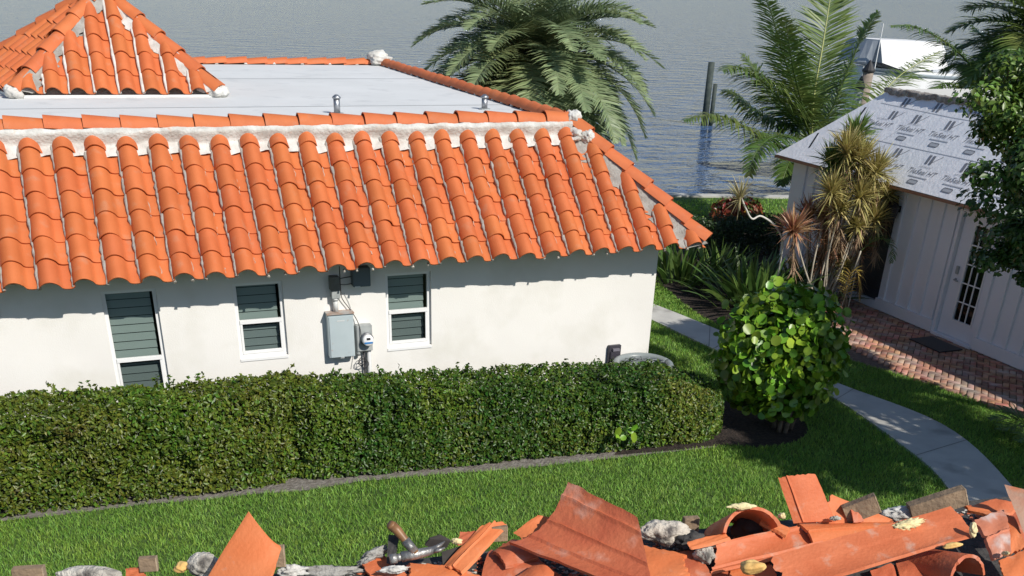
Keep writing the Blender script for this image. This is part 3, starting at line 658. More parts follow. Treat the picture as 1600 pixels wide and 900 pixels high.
b = MB(); b.box((6.73,y-.10,.80), (6.84,y-.062,.84)); b.build('hinge', mat('grey_latch', (.18,.17,.20), rough=.4), e, bevel=.004)
# condenser
e = empty('air_conditioner', (7.02,12.28,0), 'round-topped grey air conditioner condenser between the hedge and house corner', 'air conditioner')
C0 = Vector((7.02,12.28,-.13)); b = MB(); n = 28
b.tube([C0+Vector((0,0,z)) for z in (0,.05,.74,.80)], [.44,.44,.44,.45], n); b.build('casing', m_ac, e, True)
b = MB(); ringp = [(C0+Vector((.40*math.cos(t), .40*math.sin(t), .84))) for t in np.linspace(0, 2*np.pi, 40)]; b.tube(ringp, .055, 10); b.build('top_ring', mat('pale_grey_ring', (.24,.27,.27), rough=.4), e, True)
b = MB(); b.tube([C0+Vector((0,0,.80)), C0+Vector((0,0,.815))], .38, 28); b.build('fan_opening', m_black, e)
b = MB()
for k in range(16):
    t = k*math.pi/8; b.tube([C0+Vector((.05*math.cos(t),.05*math.sin(t),.89)), C0+Vector((.38*math.cos(t),.38*math.sin(t),.85))], .005, 5)
for rr in (.12,.2,.28): b.tube([C0+Vector((rr*math.cos(t), rr*math.sin(t), .885-rr*.1)) for t in np.linspace(0, 2*np.pi, 28)], .005, 5)
b.build('grille', m_ac, e)
b = MB()
for k in range(10): b.tube([C0+Vector((.445*math.cos(t), .445*math.sin(t), .08+k*.065)) for t in np.linspace(0, 2*np.pi, 28)], .008, 5)
b.build('louvres', m_ac, e)
# ------------------------------------------------------------------ guest house at right
XW2 = 14.18; EX2 = 13.88; YH = 19.45; YF = 6.0
gh = empty('guest_house', (17, 13, 0), 'white board and batten cottage with bare underlayment roof at right', 'house')
DY0, DY1, DZ0, DZ1 = 13.13, 14.04, .09, 2.2
SY0, SY1, SZ0, SZ1 = 15.72, 16.62, .2, 2.2
b = MB()
ys = [YF, DY0, DY1, SY0, SY1, YH-.3]; zs = [0, DZ0, SZ0, 2.2, 2.42]
for i in range(5):
    for j in range(4):
        cy_, cz_ = (ys[i]+ys[i+1])/2, (zs[j]+zs[j+1])/2
        if (DY0 < cy_ < DY1 and DZ0 < cz_ < DZ1) or (SY0 < cy_ < SY1 and SZ0 < cz_ < SZ1): continue
        b.quad((XW2,ys[i],zs[j]), (XW2,ys[i],zs[j+1]), (XW2,ys[i+1],zs[j+1]), (XW2,ys[i+1],zs[j]))
for y0, y1, z0, z1, dp in ((DY0,DY1,DZ0,DZ1,.1), (SY0,SY1,SZ0,SZ1,.08)):
    x0, x1 = XW2, XW2+dp
    b.quad((x0,y0,z0), (x0,y0,z1), (x1,y0,z1), (x1,y0,z0)); b.quad((x0,y1,z0), (x1,y1,z0), (x1,y1,z1), (x0,y1,z1))
    b.quad((x0,y0,z1), (x0,y1,z1), (x1,y1,z1), (x1,y0,z1)); b.quad((x0,y0,z0), (x1,y0,z0), (x1,y1,z0), (x0,y1,z0))
b.quad((XW2,YH-.3,0), (XW2,YH-.3,2.42), (20.4,YH-.3,2.42), (20.4,YH-.3,0)); b.quad((XW2,YF,0), (20.4,YF,0), (20.4,YF,2.42), (XW2,YF,2.42)); b.quad((20.4,YF,0), (20.4,YH-.3,0), (20.4,YH-.3,2.42), (20.4,YF,2.42))
gwall = b.build('wall', m_siding, gh, fix=False)
for yy in [15.54-.343*i for i in range(5)]+[13.03-.33*i for i in range(20)]+[16.95+.343*i for i in range(6)]:
    b = MB(); b.box((XW2-.042,yy-.026,.275), (XW2-.001,yy+.026,2.30)); b.build('batten', m_siding, gwall)
b = MB()
for y0, y1 in ((YF, DY0-.07), (DY1+.07, SY0), (SY1, YH-.3)): b.box((XW2-.055,y0,.06), (XW2-.002,y1,.27)); b.box((XW2-.026,y0,2.302), (XW2-.002,y1,2.40))
b.build('base_board', m_siding, gwall)
b = MB()
for y0, y1 in ((YF, DY0-.07), (DY1+.07, YH-.3)): b.box((XW2-.012,y0,0), (XW2-.001,y1,.058))
b.build('footing', m_concrete, gwall)
b = MB(); t = .075; b.box((XW2-.03,DY0-t,.06), (XW2-.004,DY0-.001,2.28)); b.box((XW2-.03,DY1+.001,.06), (XW2-.004,DY1+t,2.28)); b.box((XW2-.03,DY0-.001,DZ1), (XW2-.004,DY1+.001,2.28)); b.build('door_trim', m_siding, gwall, bevel=.003)
b = MB(); b.box((XW2-.06,DY0-.05,.02), (XW2+.09,DY1+.05,.088)); b.build('threshold', m_siding, gwall, bevel=.006)
b = MB(); dx = XW2+.045; gy0, gy1, gz0, gz1 = 13.28, 13.73, .40, 2.06
b.box((dx,DY0+.01,DZ0+.005), (dx+.04,gy0,DZ1-.01)); b.box((dx,gy1,DZ0+.005), (dx+.04,DY1-.01,DZ1-.01)); b.box((dx,gy0,DZ0+.005), (dx+.04,gy1,gz0)); b.box((dx,gy0,gz1), (dx+.04,gy1,DZ1-.01))
door = b.build('door', m_siding, gh)
b = MB(); b.box((dx-.012,gy0-.03,gz0-.03), (dx-.001,gy0,gz1+.03)); b.box((dx-.012,gy1,gz0-.03), (dx-.001,gy1+.03,gz1+.03)); b.box((dx-.012,gy0,gz0-.03), (dx-.001,gy1,gz0)); b.box((dx-.012,gy0,gz1), (dx-.001,gy1,gz1+.03))
for i in (1, 2): yy = gy0+(gy1-gy0)*i/3; b.box((dx-.008,yy-.010,gz0), (dx+.01,yy+.010,gz1))
for i in range(1, 5): zz = gz0+(gz1-gz0)*i/5; b.box((dx-.006,gy0,zz-.010), (dx+.008,gy1,zz+.010))
b.build('muntins', m_white, door)
b = MB(); b.quad((dx+.02,gy0,gz0), (dx+.02,gy1,gz0), (dx+.02,gy1,gz1), (dx+.02,gy0,gz1)); b.build('pane', glass_mat('door_glass', (.5,.52,.52), 1.22), door)
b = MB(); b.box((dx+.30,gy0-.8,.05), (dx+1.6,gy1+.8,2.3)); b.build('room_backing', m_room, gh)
b = MB(); b.box((dx-.03,13.86,1.18), (dx-.001,13.93,1.32)); b.build('keypad', m_elbox2, door, bevel=.006)
b = MB(); b.tube([(dx-.001,13.89,1.08), (dx-.05,13.89,1.08), (dx-.06,13.86,1.08), (dx-.06,13.78,1.08)], .014, 8); b.tube([(dx-.001,13.89,1.08),(dx-.01,13.89,1.08)], .03, 12); b.build('handle', m_elbox2, door, True)
m_scr = mat('dark_insect_screen', (.03,.032,.038), (.045,.048,.055), 3, .5)
b = MB(); b.box((XW2+.04,SY0,SZ0), (XW2+.06,SY1,SZ1)); sd = b.build('screen_door', m_scr, gh)
b = MB()
for i in range(14): zz = .3+i*.135; b.box((XW2+.025,SY0+.05,zz), (XW2+.038,SY1-.05,zz+.09))
b.build('louvres', m_scr, sd)
b = MB(); b.box((XW2-.05,SY0-.05,.05), (XW2+.03,SY1+.05,SZ0)); b.build('step', m_siding, gh, bevel=.004)
# lantern
P = Vector((XW2-.12,15.62,2.03)); e = empty('wall_lantern', P, 'black lantern on the cottage wall above the palm fronds', 'wall lamp')
b = MB(); b.tube([(XW2-.002,15.62,1.98), (XW2-.03,15.62,1.98)], .06, 12); b.tube([(XW2-.03,15.62,1.98), (XW2-.1,15.62,2.08), (XW2-.17,15.62,2.10), (XW2-.2,15.62,2.06)], .012, 6); b.build('bracket', m_black, e)
b = MB(); b.tube([(XW2-.2,15.62,2.10), (XW2-.2,15.62,2.03), (XW2-.2,15.62,1.83), (XW2-.2,15.62,1.78)], [.03,.13,.09,.04], 8); b.build('shade', m_black, e)
e = empty('doormat', (13.8,13.4,0), 'black doormat on the brick paving at the cottage door', 'doormat')
b = MB(); b.box((13.42,13.05,.052), (13.95,13.85,.068)); o = b.build('mat', m_black, e, bevel=.004)
# roof of the cottage
HU = Vector((0,-1,0)); HV = Vector((1.5,0,1.42)).normalized(); HN = HU.cross(HV).normalized(); HO = Vector((EX2, 0, 2.42)); TL = 2.02
tx = EX2+HV.x*TL; tz = 2.42+HV.z*TL
b = MB(); b.add([(EX2,YF-.3,2.42), (EX2,YH,2.42), (tx,YH-(tx-EX2),tz), (tx,YF-.3,tz), (20.7,YH,2.42), (20.7-(tx-EX2),YH-(tx-EX2),tz), (20.7,YF-.3,2.42), (20.7-(tx-EX2),YF-.3,tz)],
      [(0,3,2,1), (1,2,5,4), (4,5,7,6), (2,3,7,5)])
groof = b.build('roof', m_membrane, gh, fix=False)
b = MB(); b.box((EX2-.012,YF-.3,2.36), (EX2+.02,YH+.01,2.405)); b.box((EX2+.02,YH-.02,2.36), (20.7,YH+.01,2.405)); b.build('drip_edge', mat('copper_drip_edge', (.35,.17,.10), (.28,.14,.09), 5, .6), groof)
b = MB(); b.quad((EX2+.02,YF-.3,2.385), (EX2+.02,YH-.02,2.385), (XW2+.02,YH-.02,2.385), (XW2+.02,YF-.3,2.385)); b.build('soffit', m_siding, groof, fix=False)
def RPt(s, t, h=.004): return HO+HU*s+HV*t+HN*h
# seams
b = MB()
def strip(p, q, w_, h=.004):
    (s0, t0), (s1, t1) = p, q; d = Vector((s1-s0, t1-t0)).normalized(); nn = Vector((-d.y, d.x))*w_/2
    b.quad(*[RPt(s0+nn.x, t0+nn.y, h), RPt(s1+nn.x, t1+nn.y, h), RPt(s1-nn.x, t1-nn.y, h), RPt(s0-nn.x, t0-nn.y, h)][::-1])
strip((-18.6,.845), (-6,.845), .014); strip((-17.86,1.70), (-15.8,1.64), .012); strip((-15.8,1.64), (-6,1.66), .012); strip((-16.35,1.98), (-16.9,.86), .010); strip((-17.0,.84), (-17.1,.02), .008)
b.build('seams', m_print2, groof, fix=False)
b = MB(); strip((-18.05,1.12), (-18.16,1.54), .045); strip((-18.65,.34), (-18.79,.73), .045); b.build('tape_strips', m_black, groof, fix=False)
def text_bits(txt, size):
    cu_ = D.curves.new('t', 'FONT'); cu_.body = txt; cu_.size = size; cu_.resolution_u = 2; ob = D.objects.new('t', cu_); COL.objects.link(ob)
    bpy.context.view_layer.update(); me = D.meshes.new_from_object(ob.evaluated_get(bpy.context.evaluated_depsgraph_get()))
    vs = [v.co.copy() for v in me.vertices]; fs = [tuple(p.vertices) for p in me.polygons]
    D.objects.remove(ob); D.curves.remove(cu_); D.meshes.remove(me); return vs, fs
tv, tf = text_bits('TileSeal HT', .155); sv, sf = text_bits('self-adhered', .06); uv, uf = text_bits('tile underlayment', .05)
tw = max(v.x for v in tv); sw = max(v.x for v in sv)
def put(bb, vs, fs, s, t, sx=1, sh=.18): bb.add([RPt(s+v.x*sx+v.y*sh, t+v.y, .006) for v in vs], fs)
def poly(bb, pts, s, t): bb.add([RPt(s+a, t+c, .006) for a, c in pts], [tuple(range(len(pts)))])
def logo(s, t):
    b = MB()
    for k in (0, .10): poly(b, [(-.14+k,.10), (-.08+k,.10), (-.03+k,-.10), (-.09+k,-.10)][::-1], s, t)
    poly(b, [(.02,-.08), (.035,-.08), (.20,.12), (.185,.12)], s, t); b.build('printed_emblem', m_print, groof, fix=False)
def unit(s, t):
    b = MB(); put(b, tv, tf, s-tw/2, t-.055); b.build('printed_name', m_print, groof, fix=False)
    b = MB(); put(b, sv, sf, s-sw/2-.02, t+.10); poly(b, [(-.24,-.135), (.24,-.135), (.24,-.115), (-.24,-.115)], s+.02, t); b.build('fine_print', m_print2, groof, fix=False)
    b = MB(); p8 = [(-.12,-.03), (-.095,-.05), (.095,-.05), (.12,-.03), (.12,.03), (.095,.05), (-.095,.05), (-.12,.03)]
    q8 = [(x*.86, y_*.62) for x, y_ in p8]; n0 = [RPt(s+a, t-.235+c, .006) for a, c in p8+q8]; b.add(n0, [(i, (i+1)%8, 8+(i+1)%8, 8+i) for i in range(8)]); b.build('printed_badge', m_print, groof, fix=False)
    b = MB(); b.add([RPt(s+a*.98, t-.235+c*.98, .005) for a, c in q8], [tuple(range(8))]); b.build('badge_fill', m_print2, groof, fix=False)
for i in range(6):
    s = -17.08+.9*i
    if i: unit(s, .40)
    logo(s-.03, .68); unit(s-.32, 1.235); logo(s-.32+(.2 if i == 0 else -.03), 1.47)
    if i < 5: logo(s-.12, 1.80)
# torn mortar bed along the top edge, parapet and flat roof above
V = []
mortar_sheet('torn_ridge_mortar', HO, HU, HV, HN, -(YH-(tx-EX2))-.05, -YF, lambda u: TL-.10+.02*math.sin(u*9)+.015*math.sin(u*23), lambda u: TL+.06, lambda u, t: .02+.07*math.sin(math.pi*min(1, t*1.1)), mat('torn_mortar', (.20,.175,.155), (.34,.31,.28), 12, .95, 1, 50, bdist=.02, c3=(.48,.46,.42), scale3=8), groof, du=.03, nv=8, seed=8, amp=.018, sc=11)
b = MB(); b.box((tx+.05,YF,tz-.1), (20.7-(tx-EX2),YH-(tx-EX2)-.05,tz+.03)); b.build('flat_roof', m_cream, groof)
b = MB(); b.box((16.3,YF,tz+.03), (16.55,11.5,tz+.75)); b.add([(17.3,9,tz+.03),(19,9,tz+.03),(19,15,tz+.03),(17.3,15,tz+.03),(18.15,9.8,tz+1.0),(18.15,14.2,tz+1.0)], [(0,1,4),(1,2,5,4),(2,3,5),(3,0,4,5)]); b.build('raised_roof', m_membrane, groof)
# ------------------------------------------------------------------ plants with straps, rosettes and fronds
def strap_leaves(name, base, dirs, L, wd, mtl, parent, droop=.5, seg=4, sides=None):
    """base (n,3), dirs (n,3) unit: curved tapering straps"""
    n = len(base); base = np.asarray(base, float); dirs = np.asarray(dirs, float); dirs /= np.linalg.norm(dirs, axis=1)[:,None]
    L = np.broadcast_to(L, (n,)).astype(float)*rng.uniform(.75, 1.2, n); side = np.cross(dirs, np.array([0,0,1.])+rng.normal(0, .25, (n,3))) if sides is None else sides-(sides*dirs).sum(1)[:,None]*dirs+rng.normal(0, .12, (n,3)); side /= np.linalg.norm(side, axis=1)[:,None]+1e-9
    rows = []; P = base.copy(); d = dirs.copy(); wprof = [.55,1,.85,.5,.0]; st = L/seg
    wprof = np.interp(np.linspace(0,1,seg+1), [0,.3,.6,.85,1], [.5,1,.9,.5,.02])
    for i in range(seg+1):
        ww = (wd*wprof[i]/2); ww = np.broadcast_to(ww, (n,))[:,None]
        rows += [P-side*ww, P+side*ww]
        P = P+d*st[:,None]; d = d+np.array([0,0,-1.])*droop/seg; d /= np.linalg.norm(d, axis=1)[:,None]
    V = np.stack(rows, 1); m = 2*(seg+1)
    Q = np.array([[2*i,2*i+1,2*i+3,2*i+2] for i in range(seg)])
    F = (np.arange(n)*m)[:,None,None]+Q[None]
    return np_mesh(name, V, F, mtl, parent, k=4)
def frond(name, pts, Lmax, mtl, parent, n=46, wd=.035, droop=.45, rach=None, fwd=.65, rr=.02, vee=.25, upv=(0,0,1)):
    """pinnate frond along a 3D curve"""
    C = smooth3(pts, 8); C = [Vector(c) for c in C]; nC = len(C)
    d_ = [0]
    for i in range(1, nC): d_.append(d_[-1]+(C[i]-C[i-1]).length)
    tot = d_[-1]; ca = np.array([tuple(c) for c in C])
    ts = np.linspace(.12, .995, n); pos = np.stack([np.interp(ts*tot, d_, ca[:,k]) for k in range(3)], 1)
    tan = np.stack([np.interp(np.minimum(ts*tot+.05*tot, tot), d_, ca[:,k]) for k in range(3)], 1)-np.stack([np.interp(ts*tot-.05*tot, d_, ca[:,k]) for k in range(3)], 1)
    tan /= np.linalg.norm(tan, axis=1)[:,None]
    sd = np.cross(tan, np.array(upv, float)); sd /= np.linalg.norm(sd, axis=1)[:,None]+1e-6
    upn = np.cross(sd, tan)
    ln = Lmax*(np.sin(np.pi*np.clip(.18+.80*ts, 0, 1))**.7)
    B = []; Dr = []; LL = []
    for s in (-1, 1):
        j = rng.normal(0, .10, (n, 3)); f_ = fwd*(1+.8*ts)[:,None]
        B.append(pos); Dr.append(sd*s+tan*f_+upn*(vee+rng.normal(0,.12,n))[:,None]+j); LL.append(ln)
    B = np.concatenate(B); Dr = np.concatenate(Dr); LL = np.concatenate(LL)
    o = strap_leaves(name, B, Dr, LL, wd, mtl, parent, droop, 3, np.concatenate([tan, tan]))
    b = MB(); b.tube(C, [rr*(1-.8*i/(nC-1)) for i in range(nC)], 5); b.build('midrib', rach or mtl, o, True)
    return o
def arc_pts(c, az, el, L, curl, n=5):
    """points of a frond leaving c at azimuth/elevation and curling down by curl radians"""
    P = Vector(c); out = [P.copy()]
    for i in range(n):
        e_ = el-curl*((i+.5)/n); P = P+Vector((math.cos(az)*math.cos(e_), math.sin(az)*math.cos(e_), math.sin(e_)))*L/n; out.append(P.copy())
    return out
# date palm behind the house
c0 = atY(838,92,25.5); e = empty('date_palm', (c0.x,c0.y,0), 'big round-crowned date palm behind the flat roof by the water', 'palm tree')
b = MB(); k = 14; b.tube([(c0.x+.05*math.sin(i),c0.y,(c0.z-.1)*i/k) for i in range(k+1)], [.30-.05*i/k+.02*(i%2) for i in range(k+1)], 12); b.build('trunk', m_palmbark, e, True)
nf = 94
for i in range(nf):
    g = i/nf; el = 1.35-2.2*g**.85; az = i*2.39996+rnd.uniform(-.15,.15); L = 3.05+.45*math.sin(g*3)+rnd.uniform(-.2,.2)
    frond('frond', arc_pts(c0, az, el, L, .95+.5*(1-g)+rnd.uniform(-.1,.2), 5), .66, m_date, e, n=115, wd=.036, droop=.35, fwd=.42, rr=.022, vee=.3, rach=m_date)
# coconut palm in front of the boat: hand-shaped fronds
def pf(c, wps): return [c]+[atY(px, py, Y) for px, py, Y in wps]
Yc = 21.6; c1 = atY(1268,222,Yc); e = empty('coconut_palm', (c1.x+.05,c1.y,0), 'coconut palm with one tall upright frond, left of the cottage roof', 'palm tree')
b = MB(); b.tube([(c1.x-.05+.06*math.sin(i*.9),c1.y,(c1.z)*i/10) for i in range(11)], [.17,.15,.14,.13,.13,.12,.12,.12,.11,.11,.10], 10); b.build('trunk', m_palmbark, e, True)
fr = [ # waypoints (px, py, Y), leaflet, material, droop
 ([(1272,150,21.7),(1284,80,21.9),(1296,5,22.2),(1303,-45,22.4)], .62, m_cocolt, .15),
 ([(1245,150,21.4),(1222,80,21.2),(1205,20,21.0),(1190,-15,20.8)], .62, m_coco, .45),
 ([(1235,175,21.2),(1195,130,20.8),(1155,105,20.6),(1128,110,20.4)], .72, m_coco, 1.3),
 ([(1230,195,21.9),(1190,180,22.1),(1150,150,22.5),(1135,140,22.8)], .66, m_coco, 1.4),
 ([(1225,232,21.3),(1175,205,21.0),(1120,180,20.8),(1068,188,20.6)], .62, m_coco, 1.5),
 ([(1240,190,22.0),(1210,160,22.6),(1180,110,23.1),(1160,85,23.4)], .6, m_coco, .7),
 ([(1300,170,21.5),(1325,110,21.4),(1348,55,21.3),(1372,18,21.3)], .45, m_coco, .35),
 ([(1310,205,21.8),(1360,165,22.2),(1410,115,22.6),(1470,80,23.0)], .55, m_cocolt, .7),
 ([(1295,180,22.3),(1315,130,23.0),(1330,100,23.6)], .55, m_coco, .6),
 ([(1250,245,21.0),(1235,250,20.5),(1220,290,20.2)], .5, m_coco, .9),
 ([(1255,170,21.1),(1240,110,20.5),(1232,60,20.2),(1228,30,20.0)], .6, m_coco, .55),
 ([(1285,240,21.2),(1305,250,20.9),(1320,290,20.8)], .5, m_coco, .9),
 ([(1240,215,21.0),(1205,215,20.4),(1180,240,20.0),(1170,275,19.9)], .55, m_coco, .9),
 ([(1290,200,22.6),(1330,185,23.6),(1365,180,24.2)], .5, m_coco, .8),
 ([(1262,180,22.6),(1268,140,23.6),(1262,110,24.2)], .6, m_coco, .8)]
for wps, lf, mm, dr in fr: frond('frond', pf(c1, wps), lf*(1.45 if mm is m_cocolt else 1.3), mm, e, n=120, wd=.036, droop=dr, fwd=.34, rr=.030, rach=m_rachis if mm is m_cocolt else mm, vee=.1)
c2 = atY(1625,62,23.5); e = empty('coconut_palm', (c2.x,c2.y,0), 'dark feathery palm at the top right corner above the cottage', 'palm tree')
b = MB(); b.tube([(c2.x,c2.y,c2.z*i/8) for i in range(9)], [.2-.008*i for i in range(9)], 10); b.build('trunk', m_palmbark, e, True)
for i in range(22):
    az = i*2.39996; el = 1.2-1.5*i/22; frond('frond', arc_pts(c2, az, el, 2.7, 1.1, 5), 1.0, m_coco, e, n=80, wd=.05, droop=.7, fwd=.5, rr=.03)
c3 = atY(1555,150,24); e = empty('coconut_palm', (c3.x,c3.y,0), 'short palm behind the cottage arching a frond in front of the boat', 'palm tree')
b = MB(); b.tube([(c3.x,c3.y,(c3.z)*i/8) for i in range(9)], [.16-.006*i for i in range(9)], 10); b.build('trunk', m_palmbark, e, True)
for wps, lf in (([(1525,110,24),(1480,68,24),(1430,42,24),(1392,40,24)], .62), ([(1520,150,24),(1480,130,23.6),(1450,145,23.4)], .6), ([(1535,120,24.5),(1500,100,25),(1470,110,25.4)], .75), ([(1580,100,24.5),(1600,60,25),(1640,50,25)], .8), ([(1530,160,23.6),(1500,150,23.2),(1480,160,23)], .6), ([(1560,110,25),(1545,70,26),(1520,40,26.6)], .8)):
    frond('frond', pf(c3, wps), lf*1.15, m_coco, e, n=90, wd=.042, droop=.95, fwd=.45, rr=.035, vee=0)
# dracaena clump
def rosette(name, c, axis, L, n, wd, mtl, parent, spread=1.5, droop=.35):
    ax = Vector(axis).normalized(); B = []; Dn = []
    for i in range(n):
        v = Vector((rnd.gauss(0,1), rnd.gauss(0,1), rnd.gauss(0,1))).normalized(); d = (ax*rnd.uniform(.15,1.2)+v*spread*.6).normalized(); B.append(tuple(Vector(c)-ax*rnd.uniform(0,.12))); Dn.append(tuple(d))
    return strap_leaves(name, B, Dn, L, wd, mtl, parent, droop, 4)
e = empty('dracaena', (13.0,16.0,0), 'tall dracaena clump with yellow and red spiky heads on pale canes beside the cottage', 'plant')
heads = [((1325,228),.46,'y',16.0),((1368,262),.46,'y',15.8),((1300,290),.40,'y',15.9),((1345,300),.42,'y',15.7),((1318,262),.42,'g',16.2),((1368,335),.36,'y',15.7),((1312,320),.36,'y',15.8),((1240,352),.42,'r',16.0),((1290,345),.36,'r',16.3),((1345,385),.30,'r',15.9),((1290,325),.34,'r',16.2),((1338,205),.4,'g',16.3),((1340,345),.30,'y',15.7),((1315,390),.25,'r',16.0),((1385,295),.3,'y',15.8),((1300,245),.4,'g',16.4),((1320,410),.22,'y',15.8),((1310,250),.36,'g',16.5),((1300,300),.36,'r',16.4),((1352,275),.4,'y',16.2),((1300,370),.34,'r',16.1),((1265,330),.36,'r',16.5),((1375,320),.34,'r',16.1),((1330,360),.3,'g',16.3),((1285,400),.3,'r',16.3),((1345,240),.42,'y',15.9)]
for (px, py), L, t_, Y in heads:
    c = atY(px, py+6, Y); base = Vector((13.0+rnd.uniform(-.3,.3), 16.0+rnd.uniform(-.25,.25), 0)); mid = base.lerp(c, .5)+Vector((rnd.uniform(-.12,.12), rnd.uniform(-.1,.1), 0))
    b = MB(); b.tube(smooth3([base, mid, c]), .017, 6); st = b.build('cane', m_stem, e, True)
    rosette('leaf_head', c, (rnd.uniform(-.2,.2), rnd.uniform(-.3,.1), 1), L*1.15, 210, .028, dict(y=m_drac_y, r=m_drac_r, g=m_drac_g)[t_], e, 1.5, .45)
n = 1900; Bd = []; Dd = []
for i in range(n):
    (px, py), L, t_, Y = heads[i % len(heads)]; c = atY(px, py+rnd.uniform(15,70), Y); Bd.append(tuple(c)); Dd.append((rnd.gauss(0,.6), rnd.gauss(0,.6), -1))
strap_leaves('hanging_dead_leaves', Bd, Dd, .30, .014, mat('dry_brown_leaf', (.30,.19,.11), (.40,.29,.18), 5, .8, island=.3), e, .4, 3)
e = empty('dracaena', (12.3,16.6,0), 'single dracaena head on a white crooked cane leaning out over the red croton', 'plant')
pp = [atY(1222,392,16.2), atY(1215,358,16.2), atY(1190,338,16.3), atY(1175,342,16.3), atY(1165,325,16.3), atY(1157,306,16.3)]
b = MB(); b.tube(smooth3([Vector((12.3,16.6,0))]+pp), .018, 6); b.build('cane', mat('white_cane', (.62,.60,.54), rough=.7), e, True)
rosette('leaf_head', pp[-1], (-.1,0,1), .40, 90, .018, mat('cream_striped_leaf', (.50,.44,.24), (.34,.30,.12), 5, .45, island=.3, transl=.2), e, 1.35, .35)
# strap-leaved plants in the bed
for k, (px, py, sp, L, nlv, lb) in enumerate([(1180,478,.42,1.0,190,'large clump of broad strap leaves between the path and the dark bed'), (1058,440,.28,.8,90,'strap-leaved clump just right of the house corner'), (1120,430,.25,.7,50,'pale-tipped strap leaves in the middle of the shaded bed'), (1255,460,.25,.8,80,'strap-leaved clump at the foot of the dracaena canes')]):
    g = atZ(px, py); e = empty('crinum_lily', g, lb, 'plant', 'strap-leaved lilies in the bed')
    B = [(g.x+rnd.gauss(0,sp), g.y+rnd.gauss(0,sp), .02) for _ in range(nlv)]; Dn = [((p[0]-g.x)*1.3+rnd.gauss(0,.25), (p[1]-g.y)*1.3+rnd.gauss(0,.25), 1) for p in B]
    strap_leaves('leaves', B, Dn, L, .085, m_strap if k != 2 else m_drac_g, e, .8, 5)
# croton and dark low hedge behind
g = atZ(1145,380); e = empty('croton', (g.x,g.y,0), 'copper-red croton bush with a yellow leaf, at the back lawn edge', 'bush')
cc = atY(1150,335,g.y)
P = rng.normal(0, 1, (520,3)); P /= np.linalg.norm(P, axis=1)[:,None]; N_ = P.copy(); P = P*np.array([.72,.45,.42])*rng.uniform(.6,1.05,(520,1))+np.array(cc)
leaf_cloud('foliage', P, N_, .20, m_croton, e, aspect=.4, jitter=.5)
P = rng.normal(0, .25, (60,3))*np.array([.8,.6,1])+np.array(cc)+np.array([.05,-.35,-.15]); leaf_cloud('green_foliage', P, np.tile([0,-1,.4],(60,1)), .16, m_croton2, e, aspect=.4)
b = MB(); [b.tube([(g.x+rnd.uniform(-.15,.15),g.y,0), tuple(cc+Vector((rnd.uniform(-.4,.4),0,0)))], .02, 5) for _ in range(6)]; b.build('stems', m_twig, e)
g0, g1 = atZ(1085,400), atZ(1262,392)
e = empty('low_hedge', (g0+g1)/2, 'dark low hedge in shade behind the strap-leaved lilies', 'hedge')
n = 9000; t = rng.uniform(0,1,n); P = np.stack([g0.x+(g1.x-g0.x)*t, g0.y+(g1.y-g0.y)*t+rng.uniform(-.45,.45,n), rng.uniform(0,1,n)**.7*.85], 1)
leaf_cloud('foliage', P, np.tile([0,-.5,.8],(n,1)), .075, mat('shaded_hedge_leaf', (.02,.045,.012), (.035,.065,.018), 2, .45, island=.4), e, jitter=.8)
# areca palm seedling fronds by the wall and the yellowing frond
e = empty('areca_palm', (13.3,15.5,0), 'small feather palm with a green and a yellow frond against the cottage wall', 'palm')
pc = atY(1345,392,15.5); frond('frond', [pc]+[atY(*q) for q in ((1372,372,15.4),(1392,385,15.2),(1393,410,15.1))], .30, m_coco, e, n=24, wd=.02, droop=.6, rr=.008)
pc2 = atY(1318,470,15.4); frond('frond', [pc2]+[atY(*q) for q in ((1328,430,15.3),(1340,425,15.2),(1343,470,15.1))], .26, m_yelfrond, e, n=26, wd=.022, droop=.8, rr=.008, rach=m_yelfrond)
b = MB(); b.tube(smooth3([Vector((13.2,15.6,0)), pc2, pc]), .015, 6); b.tube(smooth3([Vector((13.3,15.5,0)), pc]), .014, 6); b.build('stem', m_stem, e, True)
frond('frond', [pc2]+[atY(*q) for q in ((1300,490,15.2),(1318,505,15),(1335,515,14.9))], .2, m_drac_r, e, n=18, wd=.02, droop=.6, rr=.006)
# small palm at the right edge of frame
g = atZ(1625,690); e = empty('areca_palm', (g.x,g.y,0), 'dark green palm fronds at the right edge above the lawn', 'palm')
for k in range(9): frond('frond', arc_pts((g.x,g.y,.05), 2.2+k*.42, .95-.05*k, .85, 1.2, 4), .3, m_coco, e, n=26, wd=.022, droop=.5, rr=.008)
# sea grape bush
gb = atZ(1222,672); e = empty('sea_grape_bush', (gb.x,gb.y,0), 'round bush of large glossy round leaves beside the concrete path', 'bush')
n = 3100; P = rng.normal(0, 1, (n,3)); P /= np.linalg.norm(P, axis=1)[:,None]; N_ = P.copy(); rad = rng.uniform(.45,1.0,n)**.6*(1+noise3(P,2.0,5)*.16+noise3(P,5.0,6)*.07)
cb = atY(1220,552,gb.y+.25); P = P*rad[:,None]*np.array([.90,.80,.98]); P[:,2] = np.maximum(P[:,2], -.85); P = P+np.array(cb)+np.array([0,0,-.0])
leaf_cloud('foliage', P, N_+np.array([.1,-.3,.5]), .122, m_grape, e, kind='disc', jitter=.95)
P = rng.normal(0,1,(6,3))*np.array([.12,.1,.1])+np.array(atY(985,675,10.8)); 
b = MB()
for k in range(7):
    a_ = rnd.uniform(0,6.28); b.tube(smooth3([Vector((gb.x+.12*math.cos(a_), gb.y+.12*math.sin(a_), 0)), Vector((gb.x+.2*math.cos(a_), gb.y+.2*math.sin(a_), .5)), cb+Vector((.4*math.cos(a_), .4*math.sin(a_), .1))]), [.035-.0012*i for i in range(13)], 7)
b.build('stems', m_twig, e, True)
b = MB(); 
